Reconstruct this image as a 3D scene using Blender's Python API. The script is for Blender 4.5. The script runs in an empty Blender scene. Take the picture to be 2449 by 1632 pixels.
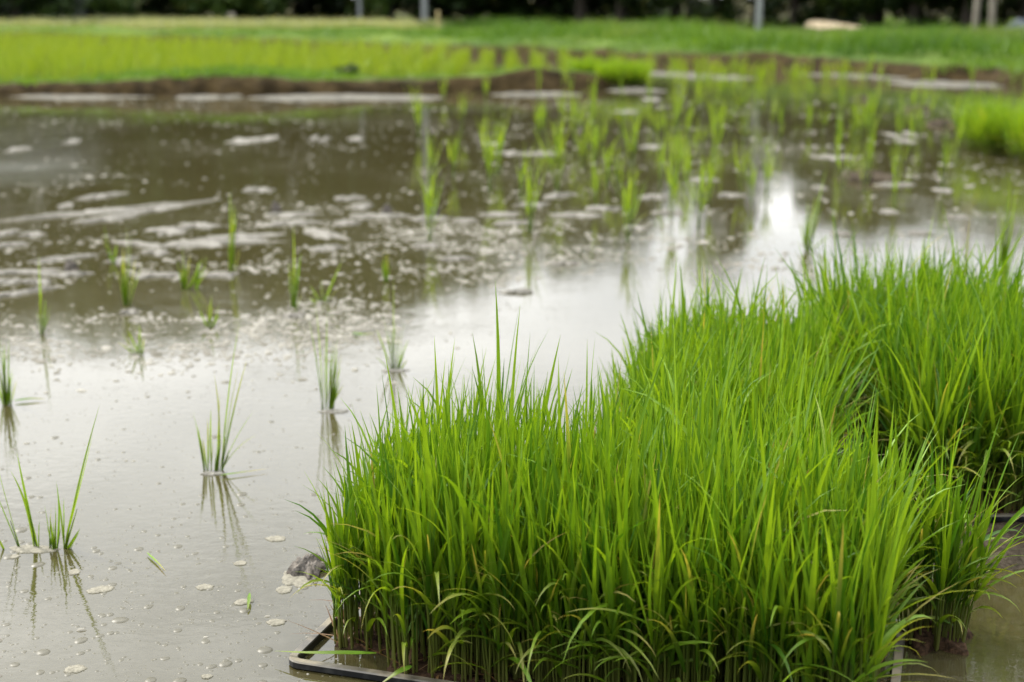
import bpy, math, random
import numpy as np
from mathutils import Vector

# ------------------------------------------------------------------ camera
S = bpy.context.scene
C = S.collection
PITCH = 13.65          # degrees below the horizontal
CAM_H = 0.65
FPX = 3401.0           # 50 mm on 36 mm, for a 2449 px wide frame
cam_d = bpy.data.cameras.new("camera")
cam = bpy.data.objects.new("camera", cam_d)
C.objects.link(cam)
cam.location = (0, 0, CAM_H)
cam.rotation_euler = (math.radians(90 - PITCH), 0, 0)
cam_d.lens = 50
cam_d.sensor_width = 36
cam_d.clip_start = 0.05
cam_d.clip_end = 3000
cam_d.dof.use_dof = True
cam_d.dof.focus_distance = 1.46
cam_d.dof.aperture_fstop = 5.4
S.camera = cam

# ------------------------------------------------------------------ sky, sun, exposure
SUN_EL, SUN_AZ = 43.0, -52.0      # azimuth from straight ahead, negative = left
W = bpy.data.worlds.new("World")
S.world = W
W.use_nodes = True
nt = W.node_tree
nt.nodes.clear()
wo = nt.nodes.new("ShaderNodeOutputWorld")
bg = nt.nodes.new("ShaderNodeBackground")
bg.inputs[1].default_value = 0.10
sky = nt.nodes.new("ShaderNodeTexSky")
sky.sky_type = 'NISHITA'
sky.sun_disc = False
sky.sun_elevation = math.radians(SUN_EL)
sky.sun_rotation = math.radians(SUN_AZ)
sky.air_density = 1.0
sky.dust_density = 2.0
tc = nt.nodes.new("ShaderNodeTexCoord")
mp = nt.nodes.new("ShaderNodeMapping")
mp.inputs['Scale'].default_value = (1.6, 1.6, 4.5)
mp.inputs['Location'].default_value = (0.35, 0.2, 0.1)
cn = nt.nodes.new("ShaderNodeTexNoise")
cn.inputs['Scale'].default_value = 1.5
cn.inputs['Detail'].default_value = 7
cn.inputs['Roughness'].default_value = 0.55
cr = nt.nodes.new("ShaderNodeValToRGB")
cr.color_ramp.elements[0].position = 0.30
cr.color_ramp.elements[0].color = (0.35, 0.35, 0.35, 1)
cr.color_ramp.elements[1].position = 0.56
mixc = nt.nodes.new("ShaderNodeMix")
mixc.data_type = 'RGBA'
nt.links.new(tc.outputs['Generated'], mp.inputs[0])
nt.links.new(mp.outputs[0], cn.inputs['Vector'])
nt.links.new(cn.outputs['Fac'], cr.inputs[0])
nt.links.new(cr.outputs[0], mixc.inputs['Factor'])
# thin cloud is brightest towards the sun and much dimmer on the far side of the sky
_e0, _a0 = math.radians(SUN_EL), math.radians(SUN_AZ * 0.35)
dp = nt.nodes.new("ShaderNodeVectorMath")
dp.operation = 'DOT_PRODUCT'
dp.inputs[1].default_value = (math.sin(_a0) * math.cos(_e0), math.cos(_a0) * math.cos(_e0), math.sin(_e0))
nt.links.new(tc.outputs['Generated'], dp.inputs[0])
mr = nt.nodes.new("ShaderNodeMapRange")
mr.interpolation_type = 'SMOOTHSTEP'
mr.inputs['From Min'].default_value = -0.55
mr.inputs['From Max'].default_value = 0.80
nt.links.new(dp.outputs['Value'], mr.inputs['Value'])
cc = nt.nodes.new("ShaderNodeMix")
cc.data_type = 'RGBA'
cc.inputs['A'].default_value = (8.5, 9.6, 11.0, 1)
cc.inputs['B'].default_value = (49.5, 49.8, 49.8, 1)
nt.links.new(mr.outputs['Result'], cc.inputs['Factor'])
sz_ = nt.nodes.new("ShaderNodeSeparateXYZ")      # an overcast sky grows brighter towards the zenith
nt.links.new(tc.outputs['Generated'], sz_.inputs[0])
gr = nt.nodes.new("ShaderNodeMapRange")
gr.inputs['From Min'].default_value = 0.0
gr.inputs['From Max'].default_value = 1.0
gr.inputs['To Min'].default_value = 0.333
gr.inputs['To Max'].default_value = 1.0
nt.links.new(sz_.outputs[2], gr.inputs['Value'])
vm = nt.nodes.new("ShaderNodeVectorMath")
vm.operation = 'SCALE'
nt.links.new(cc.outputs['Result'], vm.inputs[0])
nt.links.new(gr.outputs['Result'], vm.inputs['Scale'])
nt.links.new(vm.outputs[0], mixc.inputs['B'])
nt.links.new(sky.outputs[0], mixc.inputs['A'])
nt.links.new(mixc.outputs['Result'], bg.inputs[0])
nt.links.new(bg.outputs[0], wo.inputs[0])

sun_d = bpy.data.lights.new("sun", 'SUN')
sun_d.energy = 3.0
sun_d.angle = math.radians(3.0)
sun_d.color = (1.0, 0.95, 0.86)
sun = bpy.data.objects.new("sun", sun_d)
C.objects.link(sun)
_e, _a = math.radians(SUN_EL), math.radians(SUN_AZ)
sd = Vector((math.sin(_a) * math.cos(_e), math.cos(_a) * math.cos(_e), math.sin(_e)))
sun.rotation_euler = sd.to_track_quat('Z', 'Y').to_euler()

S.view_settings.view_transform = 'Standard'
S.view_settings.look = 'None'
S.view_settings.exposure = 0.27
S.view_settings.gamma = 1.0
S.render.engine = 'CYCLES'
S.cycles.use_denoising = True
S.cycles.max_bounces = 8
S.cycles.diffuse_bounces = 4
S.cycles.glossy_bounces = 3
S.cycles.transmission_bounces = 4
S.cycles.sample_clamp_indirect = 6.0
S.cycles.caustics_reflective = False
S.cycles.caustics_refractive = False

rng = np.random.default_rng(7)
random.seed(7)
PI = math.pi


# ------------------------------------------------------------------ helpers
def ground(u, v, z=0.0):
    """where the ray through photo pixel (u, v) of the 2449x1632 frame meets the level z"""
    a = math.radians(PITCH)
    x, yc, zc = (u - 1224.5) / FPX, 1.0, -(v - 816.0) / FPX
    dy = yc * math.cos(a) + zc * math.sin(a)
    dz = -yc * math.sin(a) + zc * math.cos(a)
    k = (z - CAM_H) / dz
    return Vector((x * k, dy * k, z))


def depth_of(p):
    a = math.radians(PITCH)
    return p.y * math.cos(a) - (p.z - CAM_H) * math.sin(a)


def _hash(i, j, s):
    n = (i * 374761393 + j * 668265263 + s * 974634777) & 0x7fffffff
    n = ((n ^ (n >> 13)) * 1274126177) & 0x7fffffff
    return ((n ^ (n >> 16)) & 0xffff) / 65535.0


def vnoise(x, y, f, seed=0):
    x, y = np.asarray(x, float) * f, np.asarray(y, float) * f
    i, j = np.floor(x).astype(np.int64), np.floor(y).astype(np.int64)
    a, b = x - i, y - j
    a, b = a * a * (3 - 2 * a), b * b * (3 - 2 * b)
    return (_hash(i, j, seed) * (1 - a) + _hash(i + 1, j, seed) * a) * (1 - b) + (_hash(i, j + 1, seed) * (1 - a) + _hash(i + 1, j + 1, seed) * a) * b


def fbm(x, y, f, seed=0, o=4):
    s, a, t = 0, 1.0, 0
    for k in range(o):
        s = s + a * vnoise(x, y, f * 2 ** k, seed + k)
        t += a
        a *= 0.5
    return s / t


def build(name, V, F, mat, parent=None, col=None, smooth=True, link=True):
    """V (n,3), F list/array of equal length faces (quads or tris) or python list of mixed faces"""
    me = bpy.data.meshes.new(name)
    V = np.asarray(V, np.float32)
    if isinstance(F, np.ndarray):
        k = F.shape[1]
        me.vertices.add(len(V))
        me.vertices.foreach_set("co", V.ravel())
        me.loops.add(F.size)
        me.loops.foreach_set("vertex_index", F.astype(np.int32).ravel())
        me.polygons.add(len(F))
        me.polygons.foreach_set("loop_start", np.arange(0, F.size, k, dtype=np.int32))
        me.update(calc_edges=True)
        me.validate()
    else:
        me.from_pydata([tuple(v) for v in V], [], F)
        me.update()
    if smooth:
        me.polygons.foreach_set("use_smooth", np.ones(len(me.polygons), bool))
    if col is not None:
        at = me.attributes.new("leafcol", 'FLOAT_COLOR', 'POINT')
        at.data.foreach_set("color", np.asarray(col, np.float32).ravel())
    if mat:
        me.materials.append(mat)
    o = bpy.data.objects.new(name, me)
    if link:
        C.objects.link(o)
    if parent is not None:
        o.parent = parent
    return o


def tag(o, label=None, cat=None, group=None, kind=None):
    if label: o["label"] = label
    if cat: o["category"] = cat
    if group: o["group"] = group
    if kind: o["kind"] = kind
    return o


def empty(name, loc=(0, 0, 0), rz=0.0):
    o = bpy.data.objects.new(name, None)
    o.location = loc
    o.rotation_euler = (0, 0, rz)
    o.empty_display_size = 0.05
    C.objects.link(o)
    return o


def join(parts):
    """join [(V,F,C)] with F arrays of quads"""
    Vs, Fs, Cs, n = [], [], [], 0
    for V, F, c in parts:
        Vs.append(V); Fs.append(F + n); Cs.append(c); n += len(V)
    return np.concatenate(Vs), np.concatenate(Fs), np.concatenate(Cs)


# ------------------------------------------------------------------ materials
def new_mat(name):
    m = bpy.data.materials.new(name)
    m.use_nodes = True
    n = m.node_tree
    n.nodes.clear()
    out = n.nodes.new("ShaderNodeOutputMaterial")
    return m, n, out


def N(n, t, **kw):
    d = n.nodes.new(t)
    for k, v in kw.items():
        d.inputs[k].default_value = v
    return d


def rgbmix(n, fac, a, b):
    m = n.nodes.new("ShaderNodeMix")
    m.data_type = 'RGBA'
    for s, v in (('Factor', fac), ('A', a), ('B', b)):
        if isinstance(v, (int, float)):
            m.inputs[s].default_value = v
        elif isinstance(v, tuple):
            m.inputs[s].default_value = v + (1,) if len(v) == 3 else v
        else:
            n.links.new(v, m.inputs[s])
    return m.outputs['Result']


def math_n(n, op, a, b=None, c=None, clamp=False):
    m = n.nodes.new("ShaderNodeMath")
    m.operation = op
    m.use_clamp = clamp
    for k, v in enumerate((a, b, c)):
        if v is None: continue
        if isinstance(v, (int, float)):
            m.inputs[k].default_value = v
        else:
            n.links.new(v, m.inputs[k])
    return m.outputs[0]


def ramp(n, x, lo, hi):
    m = n.nodes.new("ShaderNodeMapRange")
    m.interpolation_type = 'SMOOTHSTEP'
    m.inputs['From Min'].default_value = lo
    m.inputs['From Max'].default_value = hi
    n.links.new(x, m.inputs['Value'])
    return m.outputs['Result']


def noise(n, scale, detail=4, vec=None, rough=0.55):
    t = N(n, "ShaderNodeTexNoise", Scale=scale, Detail=detail, Roughness=rough)
    if vec is None:
        vec = n.nodes.new("ShaderNodeTexCoord").outputs['Object']
    n.links.new(vec, t.inputs['Vector'])
    return t.outputs['Fac']


def leaf_material(name, dark, light, dry, stemc, trans=0.45, transtint=(1.25, 1.1, 0.5), rough=0.42, spec=0.35):
    m, n, out = new_mat(name)
    at = n.nodes.new("ShaderNodeAttribute")
    at.attribute_name = "leafcol"
    sep = n.nodes.new("ShaderNodeSeparateColor")
    n.links.new(at.outputs['Color'], sep.inputs[0])
    c = rgbmix(n, sep.outputs[0], dark, light)
    # long fine streaks of tone along the blades
    nz = noise(n, 55, 2)
    c2 = n.nodes.new("ShaderNodeHueSaturation")
    n.links.new(c, c2.inputs['Color'])
    n.links.new(math_n(n, 'MULTIPLY_ADD', nz, 0.5, 0.75), c2.inputs['Value'])
    tipfac = math_n(n, 'MULTIPLY', sep.outputs[2], ramp(n, sep.outputs[1], 0.15, 0.95), clamp=True)
    c = rgbmix(n, tipfac, c2.outputs[0], dry)
    c = rgbmix(n, at.outputs['Alpha'], c, stemc)
    p = N(n, "ShaderNodeBsdfPrincipled", Roughness=rough)
    p.inputs['Specular IOR Level'].default_value = spec
    n.links.new(c, p.inputs['Base Color'])
    tr = n.nodes.new("ShaderNodeBsdfTranslucent")
    mul = n.nodes.new("ShaderNodeMix")
    mul.data_type = 'RGBA'
    mul.blend_type = 'MULTIPLY'
    mul.inputs['Factor'].default_value = 1
    mul.inputs['B'].default_value = transtint + (1,)
    n.links.new(c, mul.inputs['A'])
    n.links.new(mul.outputs['Result'], tr.inputs['Color'])
    mx = N(n, "ShaderNodeMixShader", Fac=trans)
    n.links.new(p.outputs[0], mx.inputs[1])
    n.links.new(tr.outputs[0], mx.inputs[2])
    n.links.new(mx.outputs[0], out.inputs[0])
    return m


def plain(name, a, b, scale, rough=0.8, bump=0.0, bscale=None, spec=0.3, detail=5):
    m, n, out = new_mat(name)
    p = N(n, "ShaderNodeBsdfPrincipled", Roughness=rough)
    p.inputs['Specular IOR Level'].default_value = spec
    f = ramp(n, noise(n, scale, detail), 0.3, 0.7)
    n.links.new(rgbmix(n, f, a, b), p.inputs['Base Color'])
    if bump:
        bm = N(n, "ShaderNodeBump", Strength=1.0, Distance=bump)
        n.links.new(noise(n, bscale or scale * 2, 6), bm.inputs['Height'])
        n.links.new(bm.outputs[0], p.inputs['Normal'])
    n.links.new(p.outputs[0], out.inputs[0])
    return m


M = {}
M['rice'] = leaf_material('rice_leaf', (0.044, 0.135, 0.007), (0.195, 0.345, 0.018), (0.37, 0.31, 0.10), (0.17, 0.172, 0.045), trans=0.45, transtint=(1.35, 1.1, 0.4))
M['pale_grass'] = leaf_material('pale_grass', (0.20, 0.27, 0.09), (0.36, 0.38, 0.20), (0.55, 0.53, 0.40), (0.14, 0.18, 0.05), trans=0.4)
M['straw'] = leaf_material('dead_straw', (0.17, 0.085, 0.03), (0.24, 0.15, 0.06), (0.13, 0.06, 0.02), (0.1, 0.06, 0.03), trans=0.25)
M['tuft'] = leaf_material('paddy_rice_leaf', (0.11, 0.235, 0.016), (0.25, 0.38, 0.03), (0.38, 0.35, 0.06), (0.15, 0.23, 0.05), trans=.55)
M['field'] = leaf_material('field_rice_leaf', (0.13, 0.24, 0.012), (0.25, 0.35, 0.018), (0.40, 0.36, 0.08), (0.12, 0.2, 0.04), trans=0.4)
M['grass'] = leaf_material('bank_grass', (0.06, 0.15, 0.012), (0.14, 0.26, 0.02), (0.38, 0.36, 0.17), (0.10, 0.15, 0.03), trans=0.4)
M['crown'] = leaf_material('tree_leaf', (0.018, 0.04, 0.008), (0.06, 0.10, 0.016), (0.16, 0.16, 0.03), (0.04, 0.05, 0.02), trans=0.25)
M['shrub'] = leaf_material('shrub_leaf', (0.03, 0.065, 0.01), (0.085, 0.14, 0.02), (0.22, 0.22, 0.06), (0.04, 0.05, 0.02), trans=0.3)
M['bark'] = plain('bark', (0.05, 0.04, 0.03), (0.11, 0.09, 0.07), 9, 0.9, 0.01, 14)
M['soil'] = plain('soil', (0.030, 0.020, 0.012), (0.085, 0.055, 0.032), 40, 0.9, 0.006, 90, 0.2)
M['mat'] = plain('root_mat', (0.018, 0.011, 0.006), (0.075, 0.043, 0.024), 160, 0.85, 0.003, 260, 0.12)
M['scum'] = plain('scum', (0.10, 0.093, 0.076), (0.23, 0.217, 0.185), 130, 0.75, 0.0015, 320, 0.3)
M['scum_near'] = plain('scum_near', (0.12, 0.11, 0.082), (0.21, 0.195, 0.15), 260, 0.75, 0.0006, 500, 0.3)
M['dry_scum'] = plain('dry_scum', (0.05, 0.046, 0.036), (0.14, 0.13, 0.10), 14, 0.8, 0.002, 60, 0.3)
M['clod'] = plain('wet_clod', (0.012, 0.010, 0.008), (0.14, 0.118, 0.095), 110, 0.7, 0.003, 190, 0.4)
M['mud'] = plain('wet_mud', (0.026, 0.020, 0.013), (0.085, 0.068, 0.048), 28, 0.85, 0.010, 75, 0.08)
M['speck'] = plain('speck', (0.14, 0.13, 0.105), (0.28, 0.265, 0.225), 20, 0.8)
M['wood'] = plain('weathered_wood', (0.16, 0.14, 0.11), (0.30, 0.27, 0.22), 12, 0.85, 0.003, 25)
M['concrete'] = plain('concrete', (0.20, 0.215, 0.22), (0.30, 0.31, 0.31), 8, 0.85, 0.002, 30)
M['stake'] = plain('bamboo', (0.30, 0.24, 0.10), (0.42, 0.34, 0.16), 14, 0.7)
M['red'] = plain('red_paint', (0.20, 0.012, 0.010), (0.30, 0.02, 0.016), 5, 0.5)
M['darkroof'] = plain('dark_roof', (0.05, 0.05, 0.055), (0.09, 0.09, 0.09), 6, 0.6)
M['greywall'] = plain('grey_wall', (0.10, 0.10, 0.11), (0.14, 0.14, 0.15), 4, 0.8)
M['whiteboard'] = plain('white_board', (0.74, 0.74, 0.74), (0.82, 0.82, 0.81), 5, 0.6)
M['sand'] = plain('sandy_earth', (0.42, 0.33, 0.20), (0.56, 0.46, 0.31), 9, 0.9, 0.02, 14)
M['tarp'] = plain('blue_sheet', (0.025, 0.035, 0.05), (0.05, 0.065, 0.085), 6, 0.45, 0.01, 8)

# black plastic with a dried mud coat on what faces up
m, n, out = new_mat('tray_plastic')
p = N(n, "ShaderNodeBsdfPrincipled", Roughness=0.38)
geo = n.nodes.new("ShaderNodeNewGeometry")
sx = n.nodes.new("ShaderNodeSeparateXYZ")
n.links.new(geo.outputs['Normal'], sx.inputs[0])
up = ramp(n, sx.outputs[2], 0.45, 0.9)
wear = ramp(n, noise(n, 22, 6), 0.30, 0.62)
dirt = math_n(n, 'MULTIPLY', up, math_n(n, 'MULTIPLY_ADD', wear, -0.75, 0.97), clamp=True)
base = rgbmix(n, ramp(n, noise(n, 70, 5), 0.4, 0.75), (0.006, 0.007, 0.009), (0.035, 0.036, 0.036))
n.links.new(rgbmix(n, dirt, base, (0.24, 0.205, 0.14)), p.inputs['Base Color'])
n.links.new(math_n(n, 'MULTIPLY_ADD', dirt, 0.45, 0.32), p.inputs['Roughness'])
n.links.new(p.outputs[0], out.inputs[0])
M['tray'] = m


def water_material(name, bump=True, rough=.03):
    m, n, out = new_mat(name)
    obj = n.nodes.new("ShaderNodeTexCoord").outputs['Object']
    p = N(n, "ShaderNodeBsdfPrincipled", Roughness=0.05, IOR=1.58)
    film = ramp(n, noise(n, 0.9, 5, obj), 0.45, 0.75)
    fine = ramp(n, noise(n, 60, 4, obj, 0.7), 0.42, 0.72)
    c = rgbmix(n, film, (0.043, 0.037, 0.014), (0.070, 0.062, 0.035))
    c = rgbmix(n, math_n(n, 'MULTIPLY', fine, math_n(n, 'MULTIPLY_ADD', film, 0.14, 0.03)), c, (0.34, 0.32, 0.27))
    n.links.new(c, p.inputs['Base Color'])
    n.links.new(math_n(n, 'MULTIPLY_ADD', film, 0.06, rough), p.inputs['Roughness'])
    if bump:
        mpn = n.nodes.new("ShaderNodeMapping")
        mpn.inputs['Scale'].default_value = (1.0, 1.5, 1.0)
        mpn.inputs['Rotation'].default_value = (0, 0, 0.35)
        n.links.new(obj, mpn.inputs[0])
        h1 = noise(n, 42, 3, mpn.outputs[0], 0.6)
        h2 = noise(n, 7, 2, mpn.outputs[0], 0.5)
        h = math_n(n, 'ADD', math_n(n, 'MULTIPLY', h1, 0.55), math_n(n, 'MULTIPLY', h2, 0.4))
        amp = math_n(n, 'MULTIPLY_ADD', ramp(n, noise(n, 1.7, 3, obj), 0.35, 0.7), 0.8, 0.25)
        bm = N(n, "ShaderNodeBump", Strength=1.0, Distance=0.0007)
        n.links.new(math_n(n, 'MULTIPLY', h, amp), bm.inputs['Height'])
        n.links.new(bm.outputs[0], p.inputs['Normal'])
    n.links.new(p.outputs[0], out.inputs[0])
    return m


M['water'] = water_material('muddy_water')
M['bubble'] = water_material('bubble_film', bump=False, rough=.45)

# the ground: turned soil on steep faces and low edges, turf tone where it is flat
m, n, out = new_mat('field_ground')
p = N(n, "ShaderNodeBsdfPrincipled", Roughness=0.9)
p.inputs['Specular IOR Level'].default_value = 0.08
geo = n.nodes.new("ShaderNodeNewGeometry")
sx = n.nodes.new("ShaderNodeSeparateXYZ")
n.links.new(geo.outputs['Normal'], sx.inputs[0])
sp = n.nodes.new("ShaderNodeSeparateXYZ")
n.links.new(n.nodes.new("ShaderNodeTexCoord").outputs['Object'], sp.inputs[0])
soil = rgbmix(n, ramp(n, noise(n, 9, 6), 0.3, 0.7), (0.017, 0.0115, 0.004), (0.058, 0.040, 0.016))
turf = rgbmix(n, ramp(n, noise(n, 1.2, 6), 0.3, 0.7), (0.045, 0.085, 0.014), (0.10, 0.15, 0.025))
flat = math_n(n, 'MULTIPLY', ramp(n, sx.outputs[2], 0.90, 0.985), ramp(n, sp.outputs[2], 0.07, 0.11))
n.links.new(rgbmix(n, flat, soil, turf), p.inputs['Base Color'])
bm = N(n, "ShaderNodeBump", Strength=1.0, Distance=0.03)
n.links.new(noise(n, 22, 6), bm.inputs['Height'])
n.links.new(bm.outputs[0], p.inputs['Normal'])
n.links.new(p.outputs[0], out.inputs[0])
M['ground'] = m

# ------------------------------------------------------------------ ground and water
LAND = np.array([(-60, 26), (-20, 25), (-8.2, 22.4), (-4.6, 19.6), (-1.65, 17.2), (0.76, 14.8), (2.5, 12.8), (3.5, 11.1), (3.62, 10.4), (3.3, 9.0), (2.78, 7.5),
                 (2.2, 6.2), (1.92, 5.4), (1.88, 4.6), (2.1, 3.4), (2.4, 2.0), (2.8, -12), (60, -12), (60, 500), (-60, 500)], float)
LEVEE = np.array([(-60, 9.0), (-3.4, 9.42), (-1.45, 9.5), (-0.42, 9.9), (0.5, 10.22), (0.86, 10.3), (0.92, 10.62), (0.5, 10.85), (-0.4, 10.6), (-3.4, 10.2), (-60, 9.9)], float)


def sdist(x, y, poly):
    """signed distance, positive inside"""
    x, y = np.asarray(x, float), np.asarray(y, float)
    d = np.full(x.shape, 1e9)
    ins = np.zeros(x.shape, bool)
    for (ax, ay), (bx, by) in zip(poly, np.roll(poly, -1, 0)):
        ex, ey = bx - ax, by - ay
        t = np.clip(((x - ax) * ex + (y - ay) * ey) / (ex * ex + ey * ey), 0, 1)
        d = np.minimum(d, np.hypot(x - ax - t * ex, y - ay - t * ey))
        if ay != by:
            ins ^= ((ay > y) != (by > y)) & (x < ex * (y - ay) / (by - ay) + ax)
    return np.where(ins, d, -d)


def sstep(a, b, x):
    t = np.clip((x - a) / (b - a), 0, 1)
    return t * t * (3 - 2 * t)


def height(x, y):
    x, y = np.asarray(x, float), np.asarray(y, float)
    wob = (fbm(x, y, 1.3, 3) - 0.5) * 0.35 + (fbm(x, y, 7, 5) - .5) * .10
    near = sstep(60, 25, y)
    dl = sdist(x, y, LAND) + wob
    land = -0.10 + 0.20 * sstep(-0.12, 0.22, dl) - 0.02 * sstep(2, 9, dl) + (0.09 * (fbm(x, y, 0.9, 11) - 0.5) + 0.06 * (fbm(x, y, 4, 12) - 0.5)) * near
    land = land + (0.075 * np.exp(-((dl - .75) / .42) ** 2) + .05 * np.exp(-((dl - 3.2) / .9) ** 2)) * (.5 + fbm(x, y, .7, 15)) * near
    dv = sdist(x, y, LEVEE) + wob * 0.55 + (fbm(x, y, 14, 8, 2) - .5) * .10
    lev = -0.10 + 0.172 * sstep(-0.08, 0.15, dv) + 0.05 * (fbm(x, y, 9, 21) - 0.35)
    mound = np.exp(-(((x - 0.22) / 0.42) ** 2 + ((y - 10.25) / 0.28) ** 2))
    lev = lev + .055 * np.exp(-((x + 1.95) / .75) ** 2) * sstep(.02, .25, dv)
    lev = lev + 0.075 * mound * (0.6 + 0.8 * fbm(x, y, 6, 23))
    return np.maximum(np.maximum(land, lev), -0.10)


def axis(*segs):
    out = []
    for a, b, s in segs:
        out += list(np.arange(a, b, s))
    return np.array(out)


xs = axis((-400, -60, 40), (-60, -10, 1.2), (-10, -4.4, 0.16), (-4.4, 4.4, 0.055), (4.4, 10, 0.16), (10, 60, 1.2), (60, 401, 40))
ys = axis((-12, 3, 1.0), (3, 8.8, 0.13), (8.8, 16, 0.05), (16, 26, 0.11), (26, 45, 0.5), (45, 100, 5), (100, 501, 50))
gx, gy = np.meshgrid(xs, ys)
gz = height(gx, gy)
nx, ny = len(xs), len(ys)
idx = np.arange(nx * ny).reshape(ny, nx)
quads = np.stack([idx[:-1, :-1].ravel(), idx[:-1, 1:].ravel(), idx[1:, 1:].ravel(), idx[1:, :-1].ravel()], 1)
tag(build('ground', np.stack([gx.ravel(), gy.ravel(), gz.ravel()], 1), quads, M['ground']), kind='structure')
wv = [(-58, -11, 0), (58, -11, 0), (58, 26, 0), (-58, 26, 0)]
tag(build('water', wv, [(0, 1, 2, 3)], M['water'], smooth=False), kind='structure')

# bare wet mud between the trays and the right edge of the frame
mx, my = np.meshgrid(np.arange(0.40, 1.75, 0.0075), np.arange(1.38, 2.75, 0.0075))
MUD = np.array([(0.40, 1.50), (0.50, 1.487), (0.56, 1.515), (0.63, 1.555), (0.75, 1.58), (0.95, 1.62), (1.30, 1.70), (1.60, 1.95), (1.50, 2.4), (1.1, 2.60), (0.86, 2.40), (0.82, 1.80), (0.46, 1.70)], float)
dm = sdist(mx, my, MUD) + (fbm(mx, my, 14, 41) - 0.5) * 0.03
mz = -0.03 + 0.036 * sstep(-0.02, 0.035, dm) + 0.012 * (fbm(mx, my, 22, 42) - 0.4) * sstep(0, 0.05, dm) + 0.010 * sstep(0.55, 0.8, fbm(mx, my, 45, 44, 3)) * sstep(0, .04, dm)
ix = np.arange(mx.size).reshape(mx.shape)
mq = np.stack([ix[:-1, :-1].ravel(), ix[:-1, 1:].ravel(), ix[1:, 1:].ravel(), ix[1:, :-1].ravel()], 1)
keep = (dm.ravel()[mq] > -0.05).any(1)
tag(build('mud', np.stack([mx.ravel(), my.ravel(), mz.ravel()], 1), mq[keep], M['mud']), kind='structure')


# ------------------------------------------------------------------ leaves
def blades(P, az, L, w, th0, bend, tint, dry, nseg=6, cols=3, fold=0.22, tw0=None, twist=None, p=1.5, stem=0.0, w0=0.45, pe=1.75):
    P = np.asarray(P, float); n_ = len(P)
    A = lambda q: np.broadcast_to(np.asarray(q, float), (n_,))
    az, L, w, th0, bend, tint, dry, stem = map(A, (az, L, w, th0, bend, tint, dry, stem))
    tw0 = A(0.0 if tw0 is None else tw0); twist = A(0.0 if twist is None else twist)
    t = np.linspace(0, 1, nseg + 1)
    th = th0[:, None] + bend[:, None] * t[None] ** p
    md = 0.5 * (th[:, 1:] + th[:, :-1])
    z0 = np.zeros((n_, 1))
    h = np.concatenate([z0, np.cumsum(np.sin(md), 1)], 1) * (L / nseg)[:, None]
    z = np.concatenate([z0, np.cumsum(np.cos(md), 1)], 1) * (L / nseg)[:, None]
    ca, sa = np.cos(az)[:, None], np.sin(az)[:, None]
    pts = np.stack([P[:, :1] + h * ca, P[:, 1:2] + h * sa, P[:, 2:3] + z], -1)
    side = np.stack([-sa + 0 * t, ca + 0 * t, 0 * sa + 0 * t], -1)
    nor = np.stack([np.cos(th) * ca, np.cos(th) * sa, -np.sin(th)], -1)
    tw = (tw0[:, None] + twist[:, None] * t)[..., None]
    s2 = np.cos(tw) * side + np.sin(tw) * nor
    n2 = -np.sin(tw) * side + np.cos(tw) * nor
    prof = np.minimum(1, w0 + 2.6 * t) * (1 - t ** pe) + 0.02
    wid = (w[:, None] * prof)[..., None]
    if cols == 3:
        rows = np.stack([pts - s2 * wid * .5, pts + n2 * wid * fold, pts + s2 * wid * .5], 2)
    else:
        rows = np.stack([pts - s2 * wid * .5, pts + s2 * wid * .5], 2)
    k = rows.shape[2]
    V = rows.reshape(-1, 3)
    base = np.arange((nseg + 1) * k).reshape(nseg + 1, k)
    q = np.stack([base[:-1, :-1].ravel(), base[:-1, 1:].ravel(), base[1:, 1:].ravel(), base[1:, :-1].ravel()], 1)
    F = (q[None] + (np.arange(n_) * (nseg + 1) * k)[:, None, None]).reshape(-1, 4)
    c = np.empty((n_, nseg + 1, k, 4))
    c[..., 0] = tint[:, None, None]; c[..., 1] = t[None, :, None]; c[..., 2] = dry[:, None, None]; c[..., 3] = stem[:, None, None]
    return V, F, c.reshape(-1, 4)


def stems(P, H, r, tint, nring=3, sides=5, wob=0.0, g=rng):
    P = np.asarray(P, float); n_ = len(P)
    H = np.broadcast_to(np.asarray(H, float), (n_,)); r = np.broadcast_to(np.asarray(r, float), (n_,))
    t = np.linspace(0, 1, nring)
    a = np.arange(sides) / sides * 2 * PI
    rad = r[:, None] * (1.0 - 0.55 * t)[None]
    off = g.normal(0, wob, (n_, nring, 2)) * (t > 0)[None, :, None] if wob else np.zeros((n_, nring, 2))
    x = P[:, 0][:, None, None] + off[:, :, :1] + rad[..., None] * np.cos(a)
    y = P[:, 1][:, None, None] + off[:, :, 1:] + rad[..., None] * np.sin(a)
    z = P[:, 2][:, None, None] + (H[:, None] * t[None])[..., None] + 0 * x
    V = np.stack([x, y, z], -1).reshape(-1, 3)
    b = np.arange(nring * sides).reshape(nring, sides)
    nb = np.roll(b, -1, 1)
    q = np.stack([b[:-1].ravel(), nb[:-1].ravel(), nb[1:].ravel(), b[1:].ravel()], 1)
    F = (q[None] + (np.arange(n_) * nring * sides)[:, None, None]).reshape(-1, 4)
    c = np.empty((n_, nring, sides, 4))
    c[..., 0] = np.broadcast_to(np.asarray(tint, float), (n_,))[:, None, None]; c[..., 1] = t[None, :, None]; c[..., 2] = 0
    c[..., 3] = (0.95 - 0.75 * t)[None, :, None]
    return V, F, c.reshape(-1, 4)


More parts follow.
